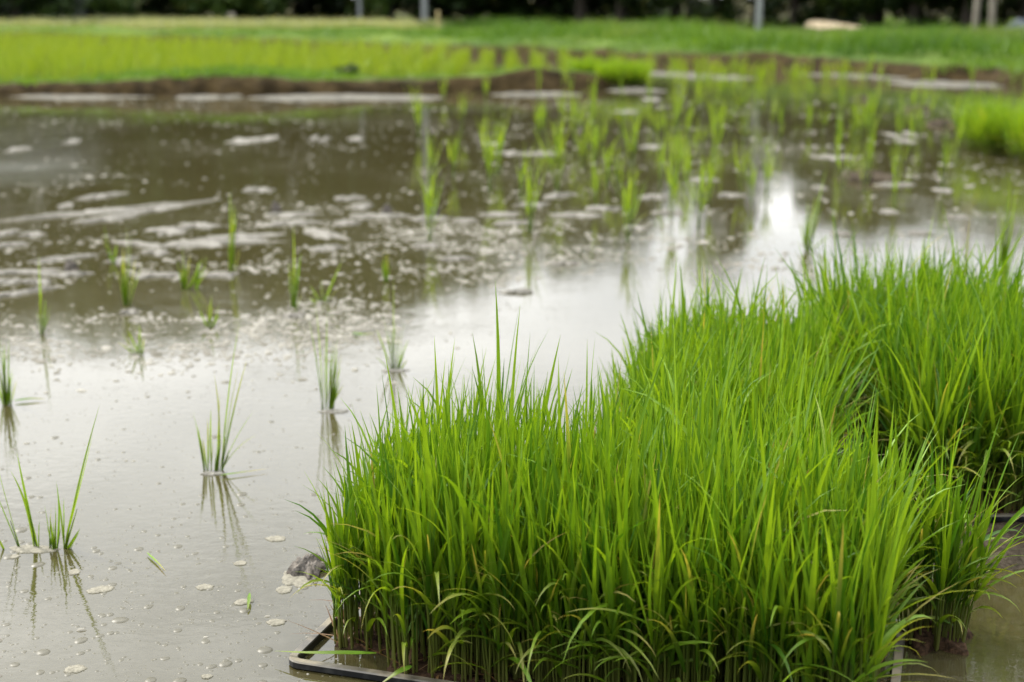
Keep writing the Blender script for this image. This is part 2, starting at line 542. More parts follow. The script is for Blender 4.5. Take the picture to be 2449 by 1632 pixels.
def plants(P, lean, edge, size, g, nseg=6, cols=3, sides=5, tone=0.0, droop=1.0, scale=1.0):
    """rice seedlings: sheath stem, flag leaf, two more leaves and, on edge plants, low drooping ones. lean (n,2); edge 0..1"""
    P = np.asarray(P, float); n_ = len(P)
    U = lambda a, b: g.uniform(a, b, n_)
    sz = size * np.clip(g.normal(0.97, 0.15, n_), 0.55, 1.38) * scale
    tint0 = np.clip(g.normal(0.46 + tone, 0.31, n_), 0, 1)
    la = np.arctan2(lean[:, 1], lean[:, 0])
    out = []
    hs = sz * U(0.38, 0.56)
    out.append(stems(P, hs, U(0.0010, 0.0017), tint0, sides=sides, wob=0.0012, g=g))
    top = P + np.stack([0 * hs, 0 * hs, hs * 0.93], 1)
    azr = lambda bias: np.where(g.random(n_) < bias, la + g.normal(0, .7, n_), U(-PI, PI))
    az1 = azr(0.25 + 0.3 * edge.mean())
    out.append(blades(top, az1, sz * U(0.46, 0.70), U(.0038, .0074), U(0.0, .17), U(.0, .28) + (g.random(n_) < .19) * U(.3, 1.2), np.clip(tint0 + U(-.1, .3), 0, 1),
                      (g.random(n_) < .014) * U(.4, 1), nseg, cols, tw0=U(-1.2, 1.2), twist=U(-.8, .8)))
    p2 = P + np.stack([0 * hs, 0 * hs, hs * U(.72, .95)], 1)
    az2 = az1 + PI + g.normal(0, .5, n_)
    out.append(blades(p2, az2, sz * U(0.40, 0.64), U(.0034, .0064), U(.02, .24), U(.0, .35) + (g.random(n_) < .22) * U(.3, 1.2), np.clip(tint0 + U(-.2, .2), 0, 1),
                      (g.random(n_) < .025) * U(.3, 1), nseg, cols, tw0=U(-1.2, 1.2), twist=U(-.8, .8)))
    p3 = P + np.stack([0 * hs, 0 * hs, hs * U(.5, .85)], 1)
    az3 = azr(0.2)
    az3 = np.where(edge > .3, la + g.normal(0, .75, n_), az3)
    out.append(blades(p3, az3, sz * U(0.30, 0.52), U(.0028, .0046), U(.12, .5), U(.3, 1.1) * (1 + .3 * edge * droop), np.clip(tint0 + U(-.35, .15), 0, 1),
                      np.where(g.random(n_) < .18 + .22 * edge, U(.3, 1), .1), nseg, cols, tw0=U(-.8, .8), twist=U(-.9, .9)))
    e = np.nonzero(edge > .45)[0]
    if len(e):
        e = e[g.random(len(e)) < .22] if len(e) > 3 else e
        pe = P[e] + np.stack([0 * hs[e], 0 * hs[e], hs[e] * g.uniform(.10, .80, len(e))], 1)
        k = len(e)
        pe[:, 2] += hs[e] * .12
        out.append(blades(pe, la[e] + g.normal(0, .8, k), sz[e] * g.uniform(.25, .52, k), g.uniform(.0044, .0070, k), g.uniform(.35, 1.05, k), droop * g.uniform(.7, 2.1, k),
                          np.clip(g.normal(.55, .3, k), 0, 1), np.where(g.random(k) < .6, g.uniform(.25, .9, k), .1), nseg + 1, cols, tw0=g.uniform(-.4, .4, k), twist=g.uniform(-1, 1, k)))
    # lean every plant outwards, more the higher it goes
    res = []
    for V, F, c in out:
        per = len(V) // n_
        if len(V) == per * n_ and V is not out[-1][0] or not len(e):
            ids = np.repeat(np.arange(n_), per)
        else:
            ids = np.repeat(e, len(V) // len(e))
        h = np.maximum(V[:, 2] - P[ids, 2], 0) / size
        V = V.copy()
        V[:, :2] += lean[ids] * (size * h ** 1.35)[:, None]
        V[:, 2] -= (np.hypot(lean[ids, 0], lean[ids, 1]) ** 2 * size * 0.35 * h)
        res.append((V, F, c))
    return join(res)


# ------------------------------------------------------------------ seedling trays
def box_ring(w, d, z0, z1, t, lip, lipz):
    """open tray: outer wall, thickened rounded lip and inner wall as profile rings swept round a rounded rectangle"""
    prof = [(0.010, z0), (0.000, z0 + 0.010), (0.000, z1 - lipz), (-lip * .35, z1 - lipz + .0006), (-lip * .35, z1 - 0.0012), (-lip * .2, z1), (lip * .55, z1), (lip * .65, z1 - .0012), (lip * .65, z1 - lipz), (t + lip * .55, z0 + .002)]
    rc, k = 0.012, 5
    V, F = [], []
    for off, z in prof:
        for (cx, cy, a0) in ((w - rc, d - rc, 0), (rc, d - rc, PI / 2), (rc, rc, PI), (w - rc, rc, 1.5 * PI)):
            for i in range(k):
                a = a0 + PI / 2 * i / (k - 1)
                r = max(rc - off, .001)
                sx_ = math.copysign(max(0, off - rc + .001), math.cos(a0 + PI / 4)); sy_ = math.copysign(max(0, off - rc + .001), math.sin(a0 + PI / 4))
                V.append((cx - sx_ + r * math.cos(a), cy - sy_ + r * math.sin(a), z))
    m_ = 4 * k
    for j in range(len(prof) - 1):
        for i in range(m_):
            F.append((j * m_ + i, j * m_ + (i + 1) % m_, (j + 1) * m_ + (i + 1) % m_, (j + 1) * m_ + i))
    F.append(tuple(range((len(prof) - 1) * m_, len(prof) * m_)))
    F.append(tuple(reversed(range(m_))))
    return V, F


def root_mat_mesh(inside, w, d, ztop, zbot, step, seed):
    """lumpy soil and root block over the cells where inside(s, t) > 0"""
    ss, tt = np.meshgrid(np.arange(0, w + step, step), np.arange(0, d + step, step))
    q = inside(ss, tt) + (fbm(ss, tt, 60, seed) - .5) * .012
    z = zbot + (ztop - zbot) * sstep(-0.004, 0.008, q) + (0.006 * (fbm(ss, tt, 90, seed + 1) - .5) + .004 * (vnoise(ss, tt, 260, seed + 2) - .5)) * sstep(-.002, .006, q)
    i_ = np.arange(ss.size).reshape(ss.shape)
    f = np.stack([i_[:-1, :-1].ravel(), i_[:-1, 1:].ravel(), i_[1:, 1:].ravel(), i_[1:, :-1].ravel()], 1)
    f = f[(q.ravel()[f] > -0.012).any(1)]
    return np.stack([ss.ravel(), tt.ravel(), z.ravel()], 1), f


def seedling_tray(label, loc, rz, w, d, count, size, seed, n_single, inset, notch=None, nseg=6, cols=3, sides=5, tone=0.0, lean_amt=0.26, leanbias=(0, 0), group=None, single_key=None, rim=True, left_lean=1.0, right_lean=1.0, taper=(1.0, .1)):
    g = np.random.default_rng(seed)
    root = empty('seedling_tray', loc, rz)
    tag(root, label, 'seedling tray', group)
    if rim:
        V, F = box_ring(w, d, -0.016, 0.0112, 0.003, 0.0095, 0.0075)
        o = build('tray_shell', V, F, M['tray'], root, smooth=False)
    x0, x1, y0, y1 = inset

    def inside(s, t):
        q = np.minimum(np.minimum(s - x0, w - x1 - s), np.minimum(t - y0, d - y1 - t))
        if notch:
            q = np.minimum(q, np.maximum(s - notch[0], t - notch[1]))
        return q
    V, F = root_mat_mesh(inside, w, d, 0.0085, -0.012, 0.003, seed)
    build('root_mat', V, F, M['mat'], root)
    # even but jittered spread of plants
    P = []
    k = int(count * 1.6)
    st = g.random((k, 2)) * (w, d)
    q = inside(st[:, 0], st[:, 1])
    st = st[q > 0.003][:count]
    q = inside(st[:, 0], st[:, 1])
    P = np.concatenate([st, np.full((len(st), 1), 0.004)], 1)
    # lean: away from the middle near the edges
    eps = .004
    gx_ = (inside(st[:, 0] + eps, st[:, 1]) - inside(st[:, 0] - eps, st[:, 1])) / (2 * eps)
    gy_ = (inside(st[:, 0], st[:, 1] + eps) - inside(st[:, 0], st[:, 1] - eps)) / (2 * eps)
    edge = sstep(0.05, 0.006, q)
    lean = -np.stack([gx_, gy_], 1) * (lean_amt * edge * g.uniform(.2, 1.25, len(st)))[:, None] + g.normal(0, .085, (len(st), 2)) + np.array(leanbias)
    lean[:, 0] = np.where(lean[:, 0] < 0, lean[:, 0] * left_lean, lean[:, 0] * right_lean)
    scl = taper[0] + (1 - taper[0]) * sstep(0.0, taper[1], st[:, 0] - x0)
    key = single_key(st) if single_key else -st[:, 1]
    order = np.argsort(-key)
    one, rest = order[:n_single], order[n_single:]
    for i in one:
        pv, pf, pc = plants(P[i:i + 1], lean[i:i + 1], edge[i:i + 1], size, g, nseg + 1, cols, sides + 1, tone, scale=scl[i])
        build('rice_seedling', pv, pf, M['rice'], root, pc)
    pv, pf, pc = plants(P[rest], lean[rest], edge[rest], size, g, nseg, cols, sides, tone, scale=scl[rest])
    nb_ = 170
    se = P[np.argsort(q)[:700]][g.permutation(min(700, len(P)))[:nb_]]
    sv = blades(se + (0, 0, .004), g.uniform(-PI, PI, len(se)), g.uniform(.02, .07, len(se)), g.uniform(.0012, .0032, len(se)), g.uniform(.7, 1.5, len(se)), g.uniform(-.2, .6, len(se)), .5, g.uniform(.9, 1.6, len(se)), 4, 2)
    tag(build('dead_straw', sv[0], sv[1], M['straw'], root, sv[2]), kind='stuff')
    tag(build('seedling_mass', pv, pf, M['rice'], root, pc), kind='stuff')
    return root


seedling_tray('dense tray of tall bright green rice seedlings in front, black rim corner bare and flooded', (-0.223, 1.300, -.0025), math.radians(-17.5), 0.58, 0.28, 2600, 0.215, 11, 100,
              (0.020, 0.014, 0.010, 0.010), notch=(0.092, 0.050), lean_amt=.16, left_lean=.08, right_lean=.45, taper=(.80, .07))
seedling_tray('middle rice seedling tray behind the front tray, its tips against the white reflection', (0.078, 1.575, 0), math.radians(-13), 0.28, 0.58, 2200, 0.203, 12, 100, (0.008,) * 4, nseg=5, lean_amt=.14, left_lean=.3, taper=(.80, .10))
seedling_tray('dark sided rice seedling tray at right standing back beside the bare mud', (0.50, 1.685, 0.004), math.radians(1), 0.285, 0.58, 2200, 0.222, 13, 100, (0.008,) * 4, nseg=5, lean_amt=.16, tone=-.08,
              single_key=lambda s: -s[:, 1] - .35 * s[:, 0])

# loose block of seedlings standing in the water right of the front tray
g = np.random.default_rng(31)
root = empty('rice_clump', (0.436, 1.362, 0))
tag(root, 'small loose clump of rice seedlings with muddy root block standing in brown water', 'rice clump')
V, F = root_mat_mesh(lambda s, t: 0.040 - np.hypot(s - .06, (t - .06) * 1.1) + .012 * np.sin(5 * np.arctan2(t - .06, s - .06)), .12, .12, 0.020, -0.012, .003, 51)
V[:, 0] -= .06; V[:, 1] -= .06
V[:, 2] -= .35 * np.hypot(V[:, 0], V[:, 1]) * (V[:, 2] > 0)
build('root_block', V, F, M['mat'], root)
aa, rr = g.uniform(-PI, PI, 95), np.sqrt(g.random(95)) * .032
P = np.stack([rr * np.cos(aa), rr * np.sin(aa), 0.009 - .2 * rr], 1)
ln = np.stack([np.cos(aa), np.sin(aa)], 1) * (rr / .032 * g.uniform(.0, .30, 95))[:, None] + np.array((-.02, 0))
for i in range(95):
    pv, pf, pc = plants(P[i:i + 1], ln[i:i + 1], np.array([rr[i] / .032 * .8]), .170, g, 7, 3, 6, -.1, droop=.8)
    build('rice_seedling', pv, pf, M['rice'], root, pc)


# ------------------------------------------------------------------ loose leaves lying about
def loose_leaf(label, pts, w, tint, dry, mat='rice'):
    """a leaf along 3-D points"""
    pts = np.array([tuple(q) for q in pts], float)
    t = np.linspace(0, 1, 12)
    tt = np.linspace(0, 1, len(pts))
    c = np.stack([np.interp(t, tt, pts[:, k]) for k in range(3)], 1)
    for _ in range(2):
        c[1:-1] = (c[:-2] + 2 * c[1:-1] + c[2:]) / 4
    d = np.gradient(c, axis=0); d /= np.linalg.norm(d, axis=1)[:, None]
    s = np.cross(d, (0, 0, 1)); s /= np.linalg.norm(s, axis=1)[:, None]
    prof = (np.minimum(1, .35 + 3 * t) * (1 - t ** 2.2) + .02)[:, None] * w
    nz = np.cross(s, d)
    V = np.stack([c - s * prof / 2, c - nz * prof * .18, c + s * prof / 2], 1).reshape(-1, 3)
    b = np.arange(36).reshape(12, 3)
    F = np.stack([b[:-1, :-1].ravel(), b[:-1, 1:].ravel(), b[1:, 1:].ravel(), b[1:, :-1].ravel()], 1)
    cc = np.stack([np.full(36, tint), np.repeat(t, 3), np.full(36, dry), np.zeros(36)], 1)
    return tag(build('fallen_leaf', V, F, M[mat], None, cc), label, 'leaf')


def gz_(u, v, z):
    return ground(u, v, z)


loose_leaf('long green leaf lying across the bare corner of the black tray', [gz_(900, 1562, .016), gz_(820, 1560, .0155), gz_(740, 1561, .0155), gz_(655, 1557, .010)], .0085, .5, .3)
loose_leaf('broad green leaf hanging over the front rim of the black tray', [gz_(985, 1592, .020), gz_(950, 1607, .020), gz_(905, 1640, .008)], .009, .35, .5)
loose_leaf('thin yellow leaf floating beside the second planted tuft from the tray', [gz_(528, 1136, .004), gz_(575, 1130, .004), gz_(640, 1121, .004)], .005, .7, 1.0)
loose_leaf('pale straw floating alone on the open grey water', [gz_(352, 1322, .003), gz_(376, 1344, .003), gz_(398, 1368, .003)], .003, .9, .9)
loose_leaf('short green leaf scrap on the pale scum pad near the tray corner', [gz_(597, 1418, .006), gz_(595, 1438, .006), gz_(592, 1460, .003)], .004, .6, .3)
loose_leaf('dull green leaf floating beside the leftmost tuft', [gz_(35, 958, .004), gz_(75, 952, .005), gz_(110, 955, .003)], .010, .2, .6)
loose_leaf('green leaf floating left of the split tuft with thin stalks', [gz_(842, 796, .004), gz_(870, 800, .005), gz_(898, 797, .003)], .012, .4, .5)


# ------------------------------------------------------------------ planted tufts, the near ones stalk by stalk
K = 1.0408     # pixel coordinates below are read off a 2353 px wide view


def near_tuft(label, blades_, mat='tuft', w=.0042, seed=0):
    g = np.random.default_rng(900 + seed)
    bx = sum(b[0] for b in blades_) / len(blades_) * K
    by = max(b[1] for b in blades_) * K
    o = ground(bx, by)
    root = empty('rice_tuft', o)
    tag(root, label, 'rice tuft', 'planted rice tufts')
    extra = []
    for b in blades_:
        if len(b) == 4 and g.random() < .75:
            extra.append((b[0] + g.normal(0, 3), b[1], b[2] + g.normal(0, 9) * (b[1] - b[3]) / 120, b[1] - (b[1] - b[3]) * g.uniform(.45, .95)))
    for b in list(blades_) + extra:
        x0, y0, x1, y1 = [q * K for q in b[:4]]
        bend = b[4] if len(b) > 4 else g.uniform(-.06, .14)
        ww = (b[5] if len(b) > 5 else g.uniform(.8, 1.15)) * w * .82
        p0 = ground(x0, y0)
        s = FPX / depth_of(p0)
        dep = math.atan2(CAM_H, p0.y)
        dx, dz = (x1 - x0) / s, (y0 - y1) / s / math.cos(dep)
        L = math.hypot(dx, dz) * 1.12
        az = (0 if dx >= 0 else PI) + g.uniform(-.35, .35)
        phi = math.atan2(abs(dx), dz)
        P = np.array([[p0.x - o.x, p0.y - o.y, -.006]])
        st = stems(P, L * .34, .0009 if ww > .003 else .0007, .4, g=g)
        V = st[0]; hh = (V[:, 2] + .006)
        V[:, 0] += np.sign(dx or 1) * np.tan(max(phi - bend * .55, 0)) * hh
        k = join([blades(P + (0, 0, .002), az, L, ww, phi - bend * .45, bend, g.uniform(.15, .8), .5 if g.random() < .2 else 0, 9, 3, tw0=g.uniform(-.9, .9), twist=g.uniform(-.6, .6), w0=.3, pe=3.0), st])
        build('leaf', k[0], k[1], M[mat], root, k[2])
    return root


near_tuft('sparse tuft of long separate stalks on a pale mud pad at bottom left', [(48, 1258, 5, 1075), (85, 1258, 62, 1060), (79, 1258, 34, 1102, .5), (88, 1260, 96, 1195), (118, 1262, 110, 1165), (123, 1262, 120, 1190),
          (127, 1263, 135, 1160), (129, 1262, 138, 1118, -.3), (124, 1264, 112, 1205), (147, 1260, 240, 972), (147, 1260, 180, 1150), (150, 1260, 188, 1210), (146, 1260, 155, 1150), (12, 1262, -3, 1228), (121, 1264, 128, 1210)], seed=1)
near_tuft('open tuft with one tall right leaning leaf standing alone on bright water', [(469, 1080, 452, 955, .1), (471, 1080, 461, 985), (478, 1080, 482, 970), (486, 1080, 492, 950), (500, 1080, 500, 880, -.25), (497, 1080, 512, 920), (498, 1082, 505, 1025), (495, 1082, 500, 1040),
          (508, 1078, 560, 785), (508, 1078, 575, 850, .1), (506, 1080, 582, 958, .3), (503, 1082, 520, 1010), (507, 1080, 590, 1005, .7), (500, 1082, 511, 1000), (494, 1082, 508, 1015)], seed=2)
near_tuft('tuft split into two thin upright stalks and one dense leaning bunch', [(740, 942, 733, 730), (742, 942, 750, 800), (749, 942, 757, 740), (757, 942, 770, 800), (759, 942, 780, 790), (756, 942, 765, 850), (760, 942, 776, 840), (758, 942, 782, 825), (755, 942, 772, 870), (761, 942, 778, 812), (757, 942, 768, 880), (760, 942, 784, 850), (758, 942, 774, 858)], w=.0048, seed=3)
near_tuft('fanned tuft just left of the tray tips with one broad upright leaf', [(904, 850, 908, 655, 0, 1.5), (900, 850, 870, 762, .1), (902, 850, 884, 735), (901, 850, 878, 790), (905, 850, 897, 752), (908, 850, 918, 760), (910, 850, 932, 745, .1), (913, 850, 938, 785, .2), (915, 850, 930, 800), (912, 850, 925, 790), (906, 850, 912, 740), (903, 850, 890, 775)], seed=4)
near_tuft('thick dark green tuft cut off by the left edge', [(10, 930, 4, 740), (13, 930, 12, 790), (15, 930, 22, 800), (18, 930, 30, 795), (16, 930, 26, 850), (12, 930, 6, 830), (17, 930, 33, 850), (14, 930, 18, 835), (11, 930, -2, 800), (15, 930, 14, 850), (22, 930, 38, 860), (18, 930, 24, 870), (13, 930, 8, 860)], w=.005, seed=5)
near_tuft('single slim tuft of upright leaves with a long thin reflection', [(97, 768, 103, 605), (95, 768, 96, 690), (99, 768, 112, 690), (96, 768, 105, 660), (94, 768, 90, 715), (98, 768, 120, 705)], w=.0055, seed=6)
near_tuft('yellowish v shaped tuft beside a pale scum streak', [(318, 812, 278, 765), (320, 812, 300, 760), (322, 814, 325, 750, 0, 1.3), (325, 814, 320, 770), (327, 814, 333, 775), (321, 814, 310, 785)], w=.006, seed=7)
near_tuft('full tuft between the long pad and the speckled water', [(292, 702, 303, 535), (288, 702, 284, 600), (294, 702, 315, 600), (290, 702, 292, 580), (286, 702, 278, 625), (296, 702, 322, 625), (291, 702, 298, 610), (289, 702, 286, 640)], w=.0065, seed=8)
near_tuft('thin pair of leaves above the orange stained scum', [(255, 602, 245, 520), (258, 602, 250, 545), (262, 604, 272, 560), (260, 604, 258, 570)], w=.0065, seed=9)
near_tuft('wide double tuft growing behind the curved scum pad', [(423, 665, 425, 570), (420, 665, 412, 600), (426, 665, 440, 590), (430, 665, 468, 595), (448, 665, 462, 600), (424, 665, 430, 610), (421, 665, 418, 620), (452, 662, 480, 590)], w=.0075, seed=10)
near_tuft('short leafy tuft rising through pale pads in the middle of the pond', [(532, 625, 537, 455), (530, 625, 527, 540), (534, 625, 545, 520), (531, 625, 534, 500), (533, 625, 543, 480)], w=.0065, seed=11)
near_tuft('tall slim tuft left of the middle with leaves fanning right', [(675, 708, 680, 535), (672, 708, 668, 610), (678, 708, 697, 590), (676, 708, 690, 625), (674, 708, 676, 600), (680, 712, 692, 672), (670, 708, 669, 640)], w=.0065, seed=12)
near_tuft('low spreading tuft with one leaf pointing up right', [(742, 692, 790, 600), (738, 692, 716, 655), (741, 692, 740, 640), (744, 694, 770, 640), (736, 694, 712, 680)], w=.0065, seed=13)
near_tuft('narrow dense tuft where the speckled water meets the white reflection', [(886, 648, 884, 575), (888, 648, 892, 580), (884, 648, 880, 600), (889, 648, 897, 610), (887, 648, 886, 595)], w=.0075, seed=14)
near_tuft('pale faint tuft standing among dense floating specks', [(482, 752, 490, 680), (478, 752, 460, 715), (485, 752, 505, 700), (480, 752, 482, 700), (484, 752, 500, 722)], w=.0055, seed=15)
near_tuft('large leaning tuft in open water behind the middle tray tips', [(1858, 575, 1890, 405, .1, 1.5), (1852, 575, 1850, 470), (1856, 575, 1878, 440, 0, 1.4), (1860, 575, 1885, 470), (1850, 575, 1843, 500), (1855, 575, 1868, 460), (1862, 575, 1900, 540), (1854, 575, 1860, 490), (1857, 575, 1880, 500)], w=.008, seed=16)
near_tuft('tall bushy tuft in bright water near the right edge', [(2303, 645, 2298, 425), (2300, 645, 2280, 480), (2306, 645, 2318, 450), (2304, 645, 2305, 470), (2308, 645, 2340, 520), (2301, 645, 2290, 510), (2305, 645, 2310, 500), (2307, 645, 2328, 545), (2302, 645, 2296, 540), (2304, 645, 2300, 455)], w=.0075, seed=17)

# prototypes of the small tufts further out, then copies
TUFT_LABEL = 'small blurred rice tuft of the thick stand in the far right half of the pond'
protos = []
for k in range(7):
    g = np.random.default_rng(300 + k)
    nn = int(g.integers(3, 8))
    aa = g.uniform(-PI, PI, nn)
    P = np.stack([.010 * np.cos(aa) * g.random(nn), .010 * np.sin(aa) * g.random(nn), np.full(nn, -.006)], 1)
    ln = np.stack([np.cos(aa), np.sin(aa)], 1) * g.uniform(.0, .32, nn)[:, None]
    pv, pf, pc = plants(P, ln, np.full(nn, .1), .20, g, 4, 2, 4, tone=.15)
    o = build('rice_tuft', pv, pf, M['tuft'], None, pc, link=False)
    o.data.transform(__import__('mathutils').Matrix.Diagonal((0.8, 0.8, 1.05, 1)))
    protos.append(o)
g = np.random.default_rng(77)
spots = []
tries = 0
while len(spots) < 120 and tries < 20000:
    tries += 1
    y = g.uniform(3.75, 11.3)
    u = g.uniform(1000, 2330)
    x = (u - 1224) / FPX * y * 1.0
    dens = 0.5 if y < 4.4 else (.9 if y < 7.5 else .5)
    if u < 1300 and y > 6: dens *= .6
    if u > 1850 and y < 6.0: dens *= .15
    if g.random() > dens or g.random() > 2.2 / (y * .35): continue
    if float(sdist(x, y, LAND)) > -.15 or float(sdist(x, y, LEVEE)) > -.12: continue
    if any((x - a) ** 2 + (y - b) ** 2 < .017 for a, b in spots): continue
    spots.append((x, y))
for i, (x, y) in enumerate(spots):
    src = protos[i % 7]
    o = src if i < 7 else src.copy()
    C.objects.link(o)
    o.location = (x, y, 0)
    o.rotation_euler = (0, 0, g.uniform(0, 6.28))
    s = g.uniform(.72, 1.08)
    o.scale = (s * g.uniform(.9, 1.4), s * g.uniform(.9, 1.4), s)
    tag(o, TUFT_LABEL, 'rice tuft', 'rice tufts of the far stand')

# ------------------------------------------------------------------ scum pads and mud clods on the water
def pad_mesh(name, a, b, hgt, seed, mat, parent=None, ragged=.22, lumps=.5):
    """irregular raised pad with half axes a, b metres"""
    g = np.random.default_rng(seed)
    nr, na = 7, 40
    ang = np.arange(na) / na * 2 * PI
    ph = g.uniform(0, 6.28, 6)
    out = 1 + ragged * (.55 * np.sin(2 * ang + ph[0]) * .5 + .5 * np.sin(3 * ang + ph[1]) * .6 + .4 * np.sin(5 * ang + ph[2]) + .36 * np.sin(9 * ang + ph[3]) + .3 * np.sin(14 * ang + ph[4]) + .2 * g.normal(0, 1, na))
    out = np.clip(out, .4, 1.7)
    r = np.array([0, .25, .5, .72, .88, .97, 1.0])
    x = a * r[:, None] * out * np.cos(ang); y = b * r[:, None] * out * np.sin(ang)
    z = hgt * (1 - r ** 4)[:, None] * (1 - lumps + lumps * 2 * fbm(x, y, 2.2 / max(a, b) * 3, seed, 3)) - 0.0008 * (r == 1)[:, None]
    V = np.stack([x, y, z + 0 * x], -1).reshape(-1, 3)
    b_ = np.arange(nr * na).reshape(nr, na)
    nb = np.roll(b_, -1, 1)
    F = np.stack([b_[:-1].ravel(), nb[:-1].ravel(), nb[1:].ravel(), b_[1:].ravel()], 1)
    return build(name, V, F, M[mat], parent)


def pad(u, v, wpx, hpx, tilt=0, label=None, hgt=.004, seed=0, mat='scum', ragged=.22, lumps=.5, cat='scum pad', group='pale scum pads afloat', name='scum_pad'):
    p = ground(u, v)
    s = FPX / depth_of(p)
    fs = math.sin(math.atan2(CAM_H, p.y))
    a, b = wpx / s / 2, hpx / s / fs / 2
    rz = 0.0
    if tilt:                                   # tilt in the picture (deg, up to the right) as a heading on the water
        rz = math.atan2(math.tan(math.radians(tilt)) / fs, 1)
        a = a / max(math.cos(rz), .25)
        b = b * max(math.cos(rz), .35)
    o = pad_mesh(name, a, b, hgt, seed + int(u) * 7 + int(v), mat, ragged=ragged, lumps=lumps)
    o.location = (p.x, p.y, .0005)
    o.rotation_euler = (0, 0, rz)
    return tag(o, label, cat, group)


NEAR = [(660, 1289, 48, 14, 0, 'oval scum pad above the black flecked clod, left of the tray'), (575, 1348, 32, 11, 0, 'small round scum pad left of the black flecked clod'), (240, 1411, 56, 19, 12, 'slanted oval scum pad below the bottom left tuft'),
        (490, 1405, 40, 14, 4, 'oval scum pad alone in open water midway between tuft and tray'), (680, 1411, 40, 18, 0, 'angular scum pad just below the black flecked clod'), (583, 1440, 40, 17, 15, 'pointed scum pad carrying a green leaf scrap'),
        (661, 1489, 46, 16, 3, 'oval scum pad straight above the bare tray corner'), (180, 1601, 52, 19, 6, 'largest oval scum pad near the bottom left edge'), (495, 1619, 26, 11, 4, 'small oval scum pad at the bottom edge left of the tray'),
        (80, 1314, 116, 20, -2, 'broad thin mud pad under the stalks of the bottom left tuft'), (31, 1332, 34, 10, 0, 'small wet scum pad below the stalks at the left edge'), (178, 1369, 28, 14, 0, 'thin scum pad among the reflected stalks')]
for u, v, w_, h_, t_, l in NEAR:
    pad(u, v, w_, h_, t_, l, .0009, 3, mat='scum_near', lumps=.10, ragged=.12)
pad(508, 1134, 52, 8, 0, 'thin mud collar round the open tuft with tall right leaning leaf', .002, 5)
pad(800, 985, 70, 8, 0, 'thin mud collar round the tuft split in two', .002, 5)
pad(945, 887, 60, 7, 0, 'thin mud collar round the fanned tuft', .002, 5)
# pad with a black flecked clod on it
pad(718, 1380, 84, 50, 0, 'pale mud pad carrying a black flecked clod, left of the tray', .0015, 9, ragged=.18, mat='scum_near', lumps=.10)
p = ground(738, 1362)
o = pad_mesh('mud_clod', .021, .028, .0095, 77, 'clod', ragged=.3, lumps=.95)
o.location = (p.x, p.y, .003)
tag(o, 'black flecked clod of wet mud heaped on a pale pad', 'mud clod')
FAR = [(218, 509, 245, 13, 7.5), (375, 501, 150, 15, 13), (254, 526, 90, 13, 8), (405, 553, 80, 22, 0), (505, 583, 230, 17, 2), (474, 541, 80, 14, 0), (566, 568, 140, 16, 5), (692, 515, 105, 11, 0), (696, 534, 110, 15, 3), (776, 561, 90, 20, -14), (828, 534, 55, 11, 0),
       (780, 595, 60, 15, 0), (864, 494, 40, 13, 0), (834, 476, 52, 11, 6), (76, 562, 46, 13, 0), (15, 559, 36, 18, 0), (23, 587, 56, 13, 4), (149, 620, 100, 12, 7), (40, 653, 150, 13, 3), (164, 658, 85, 13, 0), (23, 675, 56, 15, 5), (38, 704, 105, 13, 14),
       (92, 675, 60, 13, 0), (329, 585, 100, 11, -6), (375, 605, 52, 14, -8), (293, 624, 55, 18, 0), (367, 660, 92, 15, 0), (524, 660, 60, 20, -10), (310, 748, 40, 11, 0), (704, 756, 50, 13, 0), (589, 337, 70, 14, 0), (646, 331, 36, 11, 0), (174, 339, 24, 12, 0),
       (44, 358, 36, 12, 0), (752, 331, 17, 11, 0), (776, 334, 18, 11, 0), (851, 333, 28, 11, 0), (907, 518, 110, 10, 0), (1030, 524, 72, 11, 0), (1112, 529, 52, 10, 0), (1018, 589, 42, 13, 0), (1194, 514, 85, 9, 0), (1221, 534, 75, 9, 4), (1271, 491, 56, 11, 6),
       (1332, 469, 60, 10, 8), (1378, 516, 110, 10, 0), (1439, 499, 80, 10, 0), (1561, 472, 55, 11, 5), (1519, 547, 50, 12, 0), (1213, 367, 58, 8, 0), (1300, 369, 70, 8, 0), (1180, 345, 50, 8, 0), (1240, 700, 60, 11, 0), (1350, 632, 50, 10, 4), (1090, 620, 60, 10, 0),
       (1600, 510, 60, 9, 0), (1680, 430, 60, 9, 0), (1745, 468, 55, 9, 0), (1560, 352, 50, 8, 0), (2143, 443, 72, 9, 0), (2124, 507, 36, 12, 0), (2258, 457, 36, 11, 0), (2138, 325, 26, 11, 0), (2177, 321, 22, 11, 0), (2166, 339, 40, 9, 0), (2000, 377, 76, 9, 0),
       (1500, 268, 45, 8, 0), (1560, 238, 34, 9, 0), (870, 495, 30, 14, 0), (620, 455, 40, 13, 8), (240, 470, 62, 12, 12), (160, 493, 30, 12, 0), (2290, 520, 45, 9, 0), (2200, 560, 55, 8, 0), (2010, 560, 40, 9, 0), (1960, 450, 30, 9, 0)]
for k, (u, v, w_, h_, t_) in enumerate(FAR):
    pad(u, v, w_ * .92, h_ * .72, t_, 'pale blurred scum pad in the drifting field of pads across the middle pond', .006, 3, ragged=.85, lumps=.8)
